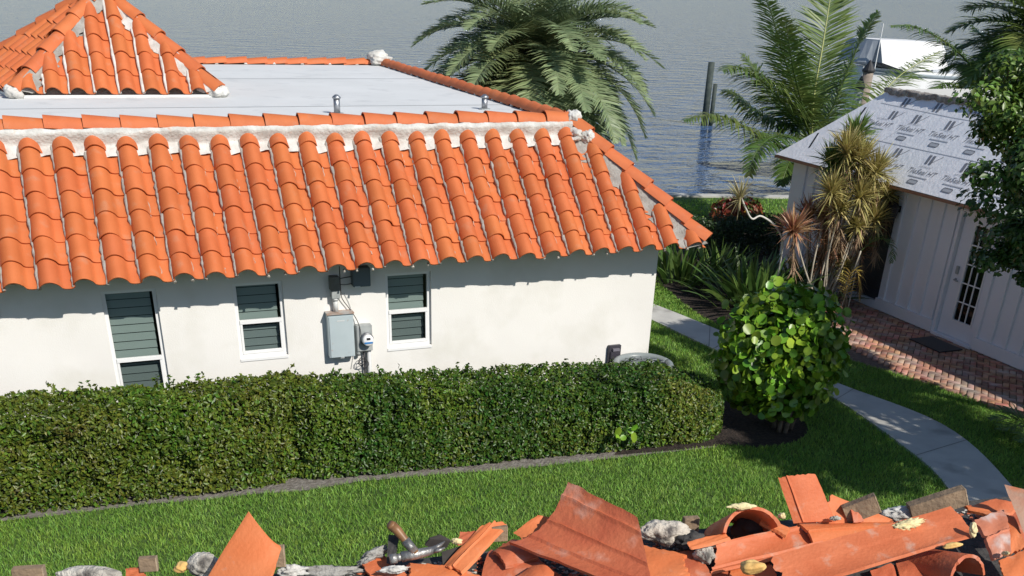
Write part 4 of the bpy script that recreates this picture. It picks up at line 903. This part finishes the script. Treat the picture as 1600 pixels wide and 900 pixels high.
ic = rng.normal(0,1,(1500,3)); ic /= np.linalg.norm(ic,axis=1)[:,None]; ic = ic*rng.uniform(.2,.6,(1500,1))*np.array([.9,.8,.95])+np.array(cb); leaf_cloud('inner_foliage', ic, rng.normal(0,1,(1500,3)), .12, m_tree, e, kind='disc')
e = empty('sea_grape_seedling', tuple(atZ(985,712)), 'small sprout with a few round leaves at the hedge foot', 'seedling')
leaf_cloud('leaves', P, np.tile([0,-1,.4],(6,1)), .12, m_grape, e, kind='disc', jitter=.3)
# broadleaf trees
def tree(loc, crown, rads, nclump, nleaf, size, label, mtl, trunk_r=.14, seed=0, clump_r=.42, extra=()):
    e = empty('shade_tree', (*loc,0), label, 'tree'); r_ = np.random.default_rng(seed)
    c = np.array(crown); P = r_.normal(0,1,(nclump,3)); P /= np.linalg.norm(P,axis=1)[:,None]; P = P*(r_.uniform(.15,1,(nclump,1))**.38)*np.array(rads)+c
    for q_, r3, n3 in extra: P = np.concatenate([P, r_.normal(0,.5,(n3,3))*r3+np.array(q_)])
    L = []; N_ = []
    for p in P:
        q = r_.normal(0,1,(nleaf,3)); q /= np.linalg.norm(q,axis=1)[:,None]; rr_ = clump_r*r_.uniform(.5,1.25)
        L.append(p+q*rr_*np.array([1.1,1.1,.7])*r_.uniform(.4,1,(nleaf,1))); N_.append(q+np.array([0,0,.7]))
    leaf_cloud('crown', np.concatenate(L), np.concatenate(N_), size, mtl, e, aspect=.6, jitter=.5)
    b = MB(); fork = Vector((loc[0]+(c[0]-loc[0])*.3, loc[1]+(c[1]-loc[1])*.3, c[2]-rads[2]*.75))
    b.tube(smooth3([Vector((*loc,0)), Vector((loc[0]+.05,loc[1],fork.z*.5)), fork]), [trunk_r*(1.15-.03*i) for i in range(13)], 9)
    for i in range(0, nclump, max(1, nclump//22)):
        p = Vector(P[i]); m_ = fork.lerp(p, .5)+Vector((0,0,.15)); b.tube(smooth3([fork, m_, p]), [trunk_r*.5*(1-.065*j) for j in range(13)], 6)
    b.build('trunk', m_bark, e, True); return e
tree((13.2,8.8), (12.25,9.45,3.75), (1.4,1.45,1.75), 190, 300, .085, 'dark leafy tree hanging over the cottage roof at the right edge', m_tree, seed=4, clump_r=.30, extra=((tuple(atY(1600,150,9.7)), .42, 24), (tuple(atY(1618,250,9.0)), .5, 26), (tuple(atY(1612,372,9.2)), .36, 20)))
tree((12.6,5.0), (11.9,5.2,4.6), (2.1,2.0,1.5), 120, 300, .11, 'shade tree standing beyond the right edge of the lawn', m_tree, seed=9)
# ------------------------------------------------------------------ boat on its lift, pilings
Yb = 32.0
e = empty('boat', tuple(atY(1410,150,Yb)), 'white boat under pale canvas covers at the dock behind the cottage', 'boat')
def BP(px, py, dy=0): return atY(px, py, Yb+dy)
def hullsec(px, ztop, zbot, hw, dy=0): return px, ztop, zbot, hw
# hull: sections along the length, bow to the left
xs0 = BP(1330,130).x; xs1 = BP(1510,130).x
secs = []; NS = 14
for i in range(NS):
    t = i/(NS-1); x = xs0+(xs1-xs0)*t; hw = 1.25*math.sin(math.pi*min(.5, .10+t*.8))**.8; sheer = 3.30-.20*math.sin(t*math.pi*.5); keel = 1.2+.9*(1-t)**3
    secs.append([(x, Yb-hw, sheer), (x+.05, Yb-hw*1.04, sheer-1.15), (x+.1, Yb, keel), (x+.05, Yb+hw*1.04, sheer-1.15), (x, Yb+hw, sheer)])
b = MB(); V = [p for s in secs for p in s]; b.add(V, [(i*5+j, i*5+j+1, (i+1)*5+j+1, (i+1)*5+j) for i in range(NS-1) for j in range(4)]+[(0,1,2,3,4), tuple(5*(NS-1)+q for q in (4,3,2,1,0))]+[(i*5, (i+1)*5, (i+1)*5+4, i*5+4) for i in range(NS-1)])
b.build('hull', m_boat, e, False)
b = MB(); b.tube([(x_, Yb-.02+0*x_, 0) for x_ in (0,)]*0+[Vector(s[0])+Vector((0,-.02,-.12)) for s in secs], .05, 6); b.build('rub_rail', m_hullg, e)
L0, R0, R1 = BP(1352,60), BP(1452,62), BP(1460,100); zt = L0.z
xa, xb = BP(1356,60).x, BP(1452,60).x; zb = BP(1380,95).z
b = MB(); b.add([(xa,Yb-1.0,zb), (xa+.9,Yb-1.25,zb-.25), (xb,Yb-1.25,zb-.15), (xb,Yb+1.1,zb-.15), (xa,Yb+1.0,zb), (xa-.15,Yb-.85,zt), (xb-.2,Yb-.9,zt-.05), (xb-.2,Yb+.9,zt-.05), (xa-.15,Yb+.85,zt), (xa+1.4,Yb-1.02,zt-.28), (xb-.1,Yb-1.05,zt-.30)],
 [(5,6,7,8), (5,9,10,6), (0,1,9,5), (1,2,10,9), (2,3,7,6,10), (3,4,8,7), (4,0,5,8)]); b.build('canvas_top', m_canvas, e)
xg = BP(1340,75).x; b = MB()
for k in range(7):
    a0 = -1.1+2.2*k/7; a1 = -1.1+2.2*(k+1)/7; b.quad((xa-.16-.55*math.cos(a0),Yb+1.0*math.sin(a0)*1.05,zb), (xa-.16-.55*math.cos(a1),Yb+1.0*math.sin(a1)*1.05,zb), (xa-.05-.35*math.cos(a1),Yb+.9*math.sin(a1)*1.05,zt-.02), (xa-.05-.35*math.cos(a0),Yb+.9*math.sin(a0)*1.05,zt-.02))
b.build('windshield_curtain', m_canvasg, e, False)
b = MB(); q = BP(1352,60); b.tube([(xg,Yb-1.1,3.2), (xg,Yb-1.1,zt+.5)], .02, 6); b.build('antenna', m_white, e)
b = MB(); b.box((xb+.1,Yb-.35,2.9), (xb+.55,Yb+.35,3.45)); b.build('outboard_cowl', m_canvasg, e, bevel=.08)
# deck dome forward of the windshield
b = MB(); b.add([(xs0+.1,Yb-.5,3.36), (xa+1.6,Yb-1.15,zb-.3), (xa+1.6,Yb+1.15,zb-.3), (xs0+.1,Yb+.5,3.36), (xa-.1,Yb,zb+.12)], [(0,1,4), (1,2,4), (2,3,4), (3,0,4)]); b.build('foredeck', m_boat, e)
def piling(px, py_t, py_b, Y, r_, mm, label, cap=None, name='piling', toz=-1.2):
    P = atY(px, py_t, Y); e = empty(name, (P.x,P.y,-.8), label, 'piling'); b = MB(); b.tube([(P.x,P.y,toz), (P.x,P.y,P.z)], [r_*1.05, r_], 12); b.build('post', mm, e, True)
    if cap: b = MB(); b.tube([(P.x,P.y,P.z+.001), (P.x,P.y,P.z+.05), (P.x,P.y,P.z+.34)], [r_*1.25,r_*1.25,.02], 12); b.build('cap', cap, e)
    return e
piling(1357,112,0,29.5,.17,m_pilingb,'brown piling with a dark cone cap in front of the boat hull',m_black)
piling(1343,138,0,27.5,.13,m_elbox2,'grey piling with a dark cone cap left of the cottage roof top',m_black)
yp = atZ(1105,196,-.8).y
piling(1112,97,0,yp,.17,m_piling,'tall dark green piling standing alone in open water',None)
piling(1118,131,0,yp-.2,.11,m_piling,'short thin piling against the tall dark green one',None)
# ------------------------------------------------------------------ own roof edge and tear-off debris
ZD = 3.60
def edgeY(x): return 3.24-.113*x
e = empty('torn_roof', (1.5,1.0,3.4), 'stripped roof edge in the foreground under the broken tiles', 'roof')
b = MB(); b.add([(-4,-2.5,ZD), (7,-2.5,ZD), (7,edgeY(7),ZD), (-4,edgeY(-4),ZD), (-4,-2.5,3.4), (7,-2.5,3.4), (7,edgeY(7),3.4), (-4,edgeY(-4),3.4)], [(0,1,2,3), (7,6,5,4), (3,2,6,7), (0,3,7,4), (1,5,6,2), (0,4,5,1)]); b.build('roof_deck', m_fiber, e)
b = MB(); b.quad((-3.6,2.0,0), (6.6,2.0,0), (6.6,2.0,3.4), (-3.6,2.0,3.4)); b.build('wall', m_stucco, e, fix=False)
def Pd(px, py, h=0.0):
    """a point of the heap: h above the deck, never farther out than the roof edge"""
    d = ray(px, py); p = atZ(px, py, ZD+h)
    # ray against the vertical plane through the edge: Y + .113 X = 3.21
    t = 3.21/(d.y+.113*d.x); q = CAM+d*t
    return q if p.y+.113*p.x > 3.21 else p
def rotm(ax, up):
    ax = Vector(ax).normalized(); up = Vector(up); sd = up.cross(ax).normalized(); up = ax.cross(sd).normalized(); return Matrix((ax, sd, up)).transposed()
def CV(a, b_, c): return cr*a+cu*b_+cf*c
def finish_tile(V, F, label, mtl):
    c = sum((Vector(v) for v in V), Vector())/len(V); me = D.meshes.new('broken_tile'); me.from_pydata([tuple(Vector(v)-c) for v in V], [], F)
    bm = bmesh.new(); bm.from_mesh(me); bmesh.ops.recalc_face_normals(bm, faces=bm.faces); bm.to_mesh(me); bm.free()
    o = link('broken_tile', me, mtl, None, True); o.location = c
    try: o.data.set_sharp_from_angle(angle=R(32))
    except Exception: pass
    return tag(o, label, 'roof tile', 'broken roof tiles heaped along the edge')
def shard(label, A, B, C_, D_, bow=.01, mtl=None, ribs=(), jag=(0,0,0,0), th=.013, seed=0, n1=64, n2=22, toward=1, prof=1.0):
    """curved tile piece spanning four corners A-B (far/top side) and D-C; s runs A->D across the curve, t runs A->B along the axis"""
    r_ = random.Random(seed); A, B, C_, D_ = [Pd(*p) for p in (A, B, C_, D_)]
    n_ = (B-A).cross(D_-A)+(C_-B).cross(C_-D_); n_.normalize()
    if n_.dot(CAM-A) < 0: n_ = -n_
    J = [[r_.uniform(-1,1) for _ in range(30)] for _ in range(4)]
    def jn(k, x): x *= 14; i = int(x); return (J[k][i]*(1-x+i)+J[k][i+1]*(x-i))*jag[k]
    V = []
    for lay in (0, 1):
        for i in range(n1+1):
            for j in range(n2+1):
                s, t = i/n1, j/n2
                s2 = s+(1-s)*jn(0, t)+s*jn(1, t); t2 = t+(1-t)*jn(2, s)+t*jn(3, s)
                P = A.lerp(B, t2).lerp(D_.lerp(C_, t2), s2)
                h = bow*(math.sin(math.pi*s)**prof)*toward+.0015*math.sin(s*9+t*7+seed)
                for rb in ribs:
                    dd = abs(s-rb)
                    if dd < .026: h += .010*(1-dd/.026)
                V.append(P+n_*(h-(th if lay else 0)))
    m = n2+1; K = (n1+1)*m; F = []
    for i in range(n1):
        for j in range(n2):
            F.append((i*m+j, (i+1)*m+j, (i+1)*m+j+1, i*m+j+1)); F.append((K+i*m+j, K+i*m+j+1, K+(i+1)*m+j+1, K+(i+1)*m+j))
        F.append((i*m, K+i*m, K+(i+1)*m, (i+1)*m)); F.append((i*m+n2, (i+1)*m+n2, K+(i+1)*m+n2, K+i*m+n2))
    for j in range(n2): F.append((j, j+1, K+j+1, K+j)); F.append((n1*m+j, K+n1*m+j, K+n1*m+j+1, n1*m+j+1))
    return finish_tile(V, F, label, mtl or m_deb)
def pipe(label, c, ax, up, R_, a0, a1, L, mtl, th=.013, seed=0):
    r_ = random.Random(seed); Mx = rotm(CV(*ax), CV(*up)); c = Pd(*c); V = []; nx, na = 10, 26
    for lay in (0, 1):
        for i in range(nx+1):
            for j in range(na+1):
                a = a0+(a1-a0)*j/na; x = -L*i/nx+(r_.uniform(-.004,.004) if i == 0 else 0); rr_ = R_-(th if lay else 0); V.append(c+Mx @ Vector((x, rr_*math.sin(a), rr_*math.cos(a)-R_)))
    m = na+1; K = (nx+1)*m; F = []
    for i in range(nx):
        for j in range(na):
            F.append((i*m+j, (i+1)*m+j, (i+1)*m+j+1, i*m+j+1)); F.append((K+i*m+j, K+i*m+j+1, K+(i+1)*m+j+1, K+(i+1)*m+j))
        F.append((i*m, K+i*m, K+(i+1)*m, (i+1)*m)); F.append((i*m+na, (i+1)*m+na, K+(i+1)*m+na, K+i*m+na))
    for j in range(na): F.append((j, j+1, K+j+1, K+j)); F.append((nx*m+j, K+nx*m+j, K+nx*m+j+1, nx*m+j+1))
    return finish_tile(V, F, label, mtl)
S = shard
S('bright orange tile standing on a corner at the far left of the heap', (390,803,.3), (322,912,.10), (418,925,.12), (440,858,.2), .028, m_deb3, jag=(0,.01,0,.0), seed=1)
S('big tile lying hollow side up with raised ribs, middle of the heap', (888,752,.3), (996,808,.26), (1022,935,.14), (794,846,.12), .065, m_deb2, ribs=(.13,.42,.72), jag=(.012,.01,.01,.004), seed=2, toward=-1, prof=.8)
S('orange tile leaning right with a pale chipped tip, left of the big hollow one', (751,822,.12), (693,884,.05), (722,892,.06), (792,817,.13), .010, m_deb3, ribs=(.62,), jag=(0,.02,.03,.03), seed=3)
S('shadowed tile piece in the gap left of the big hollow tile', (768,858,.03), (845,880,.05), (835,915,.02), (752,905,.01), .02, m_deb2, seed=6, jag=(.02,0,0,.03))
S('rounded brown tile end showing between the leaning and the big hollow tile', (770,862,.06), (800,842,.06), (842,870,.06), (790,885,.06), .018, m_deb2, seed=31, jag=(0,0,.02,.02))
S('flat orange tile piece with a chalky white patch, lower left of the hammer', (562,876,.03), (602,868,.035), (652,912,.02), (588,915,.01), .004, m_deb, jag=(.01,.02,.03,.03), seed=4)
S('orange piece cut off by the bottom edge below the leaning tile', (640,879,.05), (705,884,.05), (762,905,.03), (642,925,.03), .006, m_deb3, jag=(.03,.0,.03,.02), seed=5)
S('orange fan-shaped chip behind the big hollow tile, on its left', (806,834,.10), (845,806,.12), (875,811,.12), (822,845,.10), .008, m_deb3, jag=(.02,.02,.02,.02), seed=7)
S('rounded orange tile end at the bottom below the big hollow tile', (800,905,.06), (832,884,.07), (866,894,.07), (862,930,.05), .018, m_deb, seed=8)
S('dark red piece added for the shaded underside of the big hollow tile, at its left foot', (785,850,.04), (802,846,.05), (905,925,.03), (770,925,.0), .01, m_deb2, seed=32)  # added piece; shade beneath the hollow tile is put into its colour
S('flat orange shard right of the big hollow tile, half in its shadow', (1001,851,.07), (1069,866,.07), (1078,915,.04), (1010,915,.04), .006, m_deb3, jag=(.02,.02,0,.10), seed=9)
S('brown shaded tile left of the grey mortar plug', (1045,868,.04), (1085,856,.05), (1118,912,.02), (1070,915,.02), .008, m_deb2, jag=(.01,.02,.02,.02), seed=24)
pipe('arched tile end seen as a dark half ring near the white mortar', (1172,791,.22), (.10,.12,-.98), (-.08,1,.05), .118, -1.35, 1.25, .30, m_deb, seed=10)
S('long orange trough with a grey mortar plug in its left end', (1119,848,.10), (1245,821,.11), (1292,849,.10), (1112,893,.04), .020, m_deb, ribs=(.10,.86), jag=(.008,.01,.01,.0), seed=11, toward=-1)
S('flat broken lip lying on the left end of the long trough', (1076,851,.11), (1135,837,.12), (1142,845,.115), (1082,860,.10), .002, m_deb3, jag=(.06,.05,.03,.02), seed=33)
S('tall tile standing upright with a fine groove, right of the dark half ring', (1216,747,.3), (1240,818,.12), (1304,815,.12), (1273,741,.3), .016, m_deb, ribs=(.30,), jag=(.0,.01,.02,.0), seed=12)
S('orange tile sloping down behind the upright grooved one', (1298,772,.2), (1395,812,.12), (1375,825,.1), (1280,822,.1), .010, m_deb3, jag=(.01,.02,.02,.02), seed=13)
S('smooth orange tile lying behind the longest tile', (1246,818,.11), (1395,814,.11), (1390,838,.10), (1272,852,.09), .020, m_deb3, jag=(.01,.01,.0,.01), ribs=(.55,), seed=14)
S('longest tile, pale along its upper edge, across the lower right of the heap', (1206,874,.11), (1492,794,.17), (1519,840,.14), (1232,925,.07), .030, m_deb, ribs=(.28,.30), jag=(.012,.006,.02,.012), seed=15)
pipe('half pipe tile with its round dark mouth toward the bottom edge', (1514,866,.14), (.42,-.12,-.88), (-.05,1,-.1), .092, -1.5, 1.5, .26, m_deb2, seed=16)
S('whitened tile face with a raised rib, right of the longest tile', (1522,812,.16), (1568,796,.17), (1580,862,.12), (1553,874,.10), .010, mat('chalky_terracotta', (.56,.17,.08), (.58,.25,.16), 6, .7, .4, 40, c3=(.62,.46,.40), scale3=9, lo3=.54, hi3=.66), ribs=(.5,), jag=(.02,.03,.03,.03), seed=17)
S('jagged orange slab with small holes behind the whitened tile face', (1562,803,.15), (1584,806,.15), (1602,856,.11), (1574,866,.10), .006, m_deb3, jag=(.02,.04,.05,.02), seed=18)
S('curved tile rim standing at the right edge with a grey hollow side', (1569,757,.25), (1600,832,.14), (1640,820,.14), (1612,768,.25), .030, mat('grey_tile_inside', (.42,.19,.12), (.40,.28,.20), 7, .8, .4, 40, c3=(.5,.15,.06), scale3=9), jag=(.02,.0,.0,.0), seed=19, toward=-1)
S('orange corner piece cut off at the lower right', (1560,876,.10), (1608,856,.11), (1625,925,.06), (1576,925,.06), .008, m_deb3, jag=(.02,0,.02,0), seed=20)
S('small slanting orange sliver among the fragments at right', (1506,788,.15), (1545,797,.15), (1558,808,.14), (1514,797,.14), .003, m_deb3, jag=(.02,.02,.03,.03), seed=21)
S('orange wedge behind the slanting sliver at the right edge', (1512,792,.12), (1555,779,.14), (1596,790,.13), (1560,812,.11), .006, m_deb, jag=(.02,.04,.02,.02), seed=22)
S('dark red tile deep in the gap above the whitened face', (1545,795,.06), (1600,780,.08), (1610,850,.02), (1570,850,.02), .004, m_deb2, seed=34)
S('small brown curled fragment leaning on the sloping tile', (1326,790,.18), (1334,788,.18), (1350,815,.13), (1334,817,.13), .008, m_deb2, th=.006, jag=(.02,.02,.02,.02), seed=23)
S('narrow orange sliver left of the upright grooved tile', (1190,803,.14), (1236,826,.12), (1228,836,.11), (1188,815,.13), .003, m_deb3, jag=(.02,.03,.02,.02), seed=26)
S('dark tile piece wedged under the longest tile near the half pipe', (1360,892,.03), (1392,880,.04), (1404,915,.01), (1372,925,.0), .004, m_deb2, seed=27)
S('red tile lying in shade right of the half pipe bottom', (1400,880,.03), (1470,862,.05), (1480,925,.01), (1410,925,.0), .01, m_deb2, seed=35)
S('small orange scrap half buried beside the far left mortar', (196,892,.03), (222,888,.03), (228,905,.01), (198,908,.01), .002, m_deb, jag=(.05,.05,.05,.05), seed=28)
S('brown flat scrap between the dark slate and the pale chipped tile', (722,836,.1), (748,834,.1), (742,850,.09), (716,852,.08), .002, m_deb2, jag=(.03,.03,.03,.03), seed=36)
S('orange strip under the longest tile at the bottom', (1140,888,.03), (1206,882,.05), (1225,925,.02), (1140,925,.01), .004, m_deb3, jag=(.02,0,.02,.02), seed=25)
S('red tile edge sticking out under the long trough', (1110,895,.02), (1196,868,.04), (1204,884,.03), (1120,912,.01), .003, m_deb2, seed=37)
def crumbs(name, n, mtl, smin, smax, seed, x0=560, x1=1610):
    r_ = random.Random(seed); V = []; F = []
    for _ in range(n):
        px = r_.uniform(x0, x1); ye = 885-(px-500)*.105; py = ye+r_.uniform(8, 60); c = atZ(px, py, ZD+.004)
        if c.y+.113*c.x > 3.19: continue
        k = r_.uniform(smin, smax); n0 = len(V); tet = [Vector((r_.uniform(-1,1), r_.uniform(-1,1), 0))*k for _ in range(4)]+[Vector((r_.uniform(-.5,.5), r_.uniform(-.5,.5), r_.uniform(.3,.9)))*k]
        tet[0] = Vector((-k,-k*.6,0)); tet[1] = Vector((k,-k*.5,0)); tet[2] = Vector((k*.7,k*.8,0)); tet[3] = Vector((-k*.8,k*.5,0)); R_ = Matrix.Rotation(r_.uniform(0,6.28), 3, 'Z')
        V += [tuple(c+R_ @ t) for t in tet]; F += [(n0,n0+1,n0+4), (n0+1,n0+2,n0+4), (n0+2,n0+3,n0+4), (n0+3,n0,n0+4)]
    o = np_mesh(name, V, F, mtl); o['kind'] = 'stuff'; return o
crumbs('terracotta_crumbs', 900, m_deb2, .003, .014, 3); crumbs('mortar_crumbs', 900, m_mort2, .002, .011, 5); crumbs('edge_grit', 500, m_grout, .002, .010, 8, 0, 620)
def chunk(name, label, cat, px, py, h, size, m_, seed, group=None, amp=.25, rough=.1, rot=0):
    Mx = rotm(CV(math.cos(rot),math.sin(rot),0), CV(-math.sin(rot),math.cos(rot),0)); c = Pd(px, py, h); o = lump(name, (0,0,0), size, m_, seed, None, amp, 4, rough); o.location = c; o.rotation_euler = Mx.to_euler(); return tag(o, label, cat, group)
GM = 'mortar chunks among the broken tiles'
chunk('mortar_chunk', 'long cream mortar lump at the far left bottom, beside the wood stub', 'mortar', 138,897, .03, (.115,.030,.03), m_mort2, 1, GM, .1, .05)
chunk('mortar_chunk', 'rounded grey mortar behind the bright orange standing tile', 'mortar', 318,882, .04, (.055,.045,.045), m_mort2, 2, GM, .15, .06)
chunk('mortar_chunk', 'crumpled white mortar right of the bright orange standing tile', 'mortar', 457,893, .03, (.05,.025,.022), m_mortar, 3, GM, .25, .2)
chunk('mortar_chunk', 'cream curved mortar right of the big hollow tile', 'mortar', 1038,832, .08, (.095,.055,.05), mat('cream_mortar', (.66,.60,.50), (.56,.50,.42), 9, .9, .8, 40, c3=(.08,.07,.065), scale3=7, lo3=.58, hi3=.66, bdist=.02), 4, GM, .18, .10, -.1)
chunk('mortar_chunk', 'black felt-covered mortar between the hollow tile and the half ring', 'mortar', 1078,848, .06, (.055,.045,.04), m_fiber, 5, GM, .25, .15)
chunk('mortar_chunk', 'crumbly white mortar above the longest tile', 'mortar', 1420,803, .10, (.085,.028,.03), m_mortar, 6, GM, .2, .22)
chunk('mortar_chunk', 'yellowish mortar crumbs spilling onto the longest tile', 'mortar', 1415,821, .15, (.055,.018,.018), m_foam2, 7, GM, .25, .3, .25)
chunk('mortar_chunk', 'grey mortar plug in the left end of the long trough', 'mortar', 1100,868, .06, (.038,.035,.035), m_mort2, 8, GM, .2, .12)
chunk('mortar_chunk', 'pale grit heap left of the hammer', 'mortar', 583,868, .02, (.055,.030,.02), m_grout, 9, GM, .25, .25, .45)
chunk('mortar_chunk', 'chalky white mortar smear below the hammer head', 'mortar', 615,890, .06, (.05,.014,.012), m_mortar, 13, GM, .25, .2, .1)
chunk('mortar_chunk', 'cream angular mortar chip between the dark slate and the leaning tile', 'mortar', 714,846, .09, (.022,.012,.012), m_foam2, 10, GM, .2, .15)
chunk('mortar_chunk', 'grey gravelly mortar ridge along the roof edge at bottom left of centre', 'mortar', 510,893, .01, (.11,.018,.02), m_grout, 11, GM, .2, .3)
chunk('mortar_chunk', 'tiny dark and cream scrap on the sloping tile beside the upright one', 'mortar', 1305,810, .15, (.018,.01,.008), m_mort2, 12, GM, .3, .3)
chunk('shade_filler', 'near-black lump added for the shade inside the dark half ring', 'filler', 1182,826, .06, (.085,.05,.05), m_dark, 41, None, .2, .1)  # added dark lump closes the ring and stands for its inner shade
GF = 'expanding foam blobs among the broken tiles'
chunk('foam_blob', 'large smooth yellow foam blob at the bottom of the heap', 'foam', 1175,886, .12, (.044,.032,.026), m_foam, 20, GF, .18, .04)
chunk('foam_blob', 'long tan foam bead under the right end of the longest tile', 'foam', 1488,852, .15, (.034,.012,.012), m_foam, 21, GF, .2, .05, .15)
chunk('foam_blob', 'orange foam blob by the wood stub at far left', 'foam', 284,886, .04, (.026,.018,.018), m_foam, 22, GF, .25, .05, .3)
chunk('foam_blob', 'knotted yellow foam string at the right tip of the longest tile', 'foam', 1520,828, .17, (.012,.012,.024), m_foam2, 23, GF, .4, .1)
chunk('foam_blob', 'small pale foam bit left of the upright grooved tile', 'foam', 1222,806, .14, (.016,.014,.012), m_foam2, 24, GF)
chunk('foam_blob', 'small yellow foam drip at the lower right on the whitened tile', 'foam', 1571,865, .13, (.008,.022,.008), m_foam2, 25, GF)
chunk('foam_blob', 'thin foam crust on top of the dark half ring', 'foam', 1160,791, .23, (.045,.007,.012), m_foam2, 26, GF, .2, .15)
def slab(name, label, cat, pts, th, m_, group=None):
    P = [Pd(*p) for p in pts]; n_ = (P[1]-P[0]).cross(P[2]-P[0]).normalized(); b = MB(); n = len(P)
    b.add(P+[p+n_*th for p in P], [tuple(range(n)), tuple(range(2*n-1,n-1,-1))]+[(i,(i+1)%n,n+(i+1)%n,n+i) for i in range(n)]); return tag(b.build(name, m_), label, cat, group)
GS = 'slate scraps near the hammer'
slab('slate_scrap', 'dark grey slate scrap leaning behind the hammer handle', 'slate', [(604,880,.05),(607,835,.14),(623,837,.14),(615,884,.05)], .010, m_fiber, GS)
slab('slate_scrap', 'rounded dark slate scrap above the hammer claws', 'slate', [(664,852,.07),(672,842,.1),(688,837,.11),(704,845,.1),(698,856,.07),(676,858,.06)], .008, m_dark, GS)
slab('slate_scrap', 'dark slate lying right of the hammer claws', 'slate', [(690,862,.06),(724,852,.07),(716,874,.05),(692,884,.04)], .008, m_dark, GS)
e = empty('hammer', tuple(Pd(650,866,.1)), 'old claw hammer with a worn brown handle lying on broken tiles', 'hammer')
H = lambda px, py, h: Pd(px, py, h)
b = MB(); b.tube([H(609,874,.085), H(620,872,.087)], .0185, 16); b.tube([H(620,872,.087), H(627,870,.088)], .0145, 14); b.tube([H(627,870,.088), H(650,866,.092), H(668,862,.095), H(682,858,.097)], [.0195,.019,.017,.012], 16); b.build('head', m_steelold, e, True)
b = MB()
for k in (-1, 1): b.tube([H(678,859+k*2,.096), H(687,856+k*3.5,.10), H(695,851+k*5,.105)], [.010,.008,.003], 8)
b.build('claw', m_steelold, e, True)
b = MB(); b.tube([H(613,822,.19), H(621,829,.175), H(634,845,.14), H(650,864,.10)], [.019,.0175,.014,.013], 14); b.tube([H(609,819,.20), H(613,822,.19)], [.015,.0195], 14); b.build('handle', m_handle, e, True)
b = MB(); b.tube([H(633,844,.143), H(648,862,.105)], [.0175,.0165], 14); b.build('shaft_sleeve', m_steelold, e, True)
def lumber(label, px, py, h_, wdt, L=.5, tilt=-.12, back=(-1,0,0), hh=.2):
    c = Pd(px, py, hh); e = empty('board_end', c, label, 'board', 'sawn board ends along the stripped roof edge')
    ax = (Vector(back).normalized()+Vector((0,0,tilt))).normalized(); Mx = rotm(ax, Vector((0,.1,1))); T = Matrix.Translation(c) @ Mx.to_4x4()
    b = MB(); b.box((.004,-wdt/2,-h_/2), (L,wdt/2,h_/2), T); b.build('board', m_wood, e, bevel=.0015)
    b = MB(); b.box((-.001,-wdt/2+.0005,-h_/2+.0005), (.0038,wdt/2-.0005,h_/2-.0005), T); b.build('sawn_end', m_endgrain, e); return e
lumber('sawn board end beside the white crumbled mortar', 1371,785, .075, .040, .13, -.55, (-.85,.40,0))
lumber('larger cracked board end above the fragments, right of the crumbled mortar', 1508,773, .072, .050, .22, -.42, (-.90,.35,0))
lumber('short wood stub at the far left bottom corner', 70,895, .05, .035, .1, 0, (-1,.2,0), .03)
lumber('short wood stub between the cream mortar and the orange foam', 246,880, .05, .03, .06, 0, (-1,.2,0), .04)
lumber('wood stub behind the right side of the bright orange standing tile', 445,868, .075, .035, .06, 0, (-1,.2,0), .05)
lumber('grey wood stub behind the pale chipped leaning tile', 792,832, .06, .03, .06, 0, (-1,.2,0), .1)
lumber('grey wood stub between the cream mortar and the half ring', 1090,820, .07, .03, .06, 0, (-1,.2,0), .08)
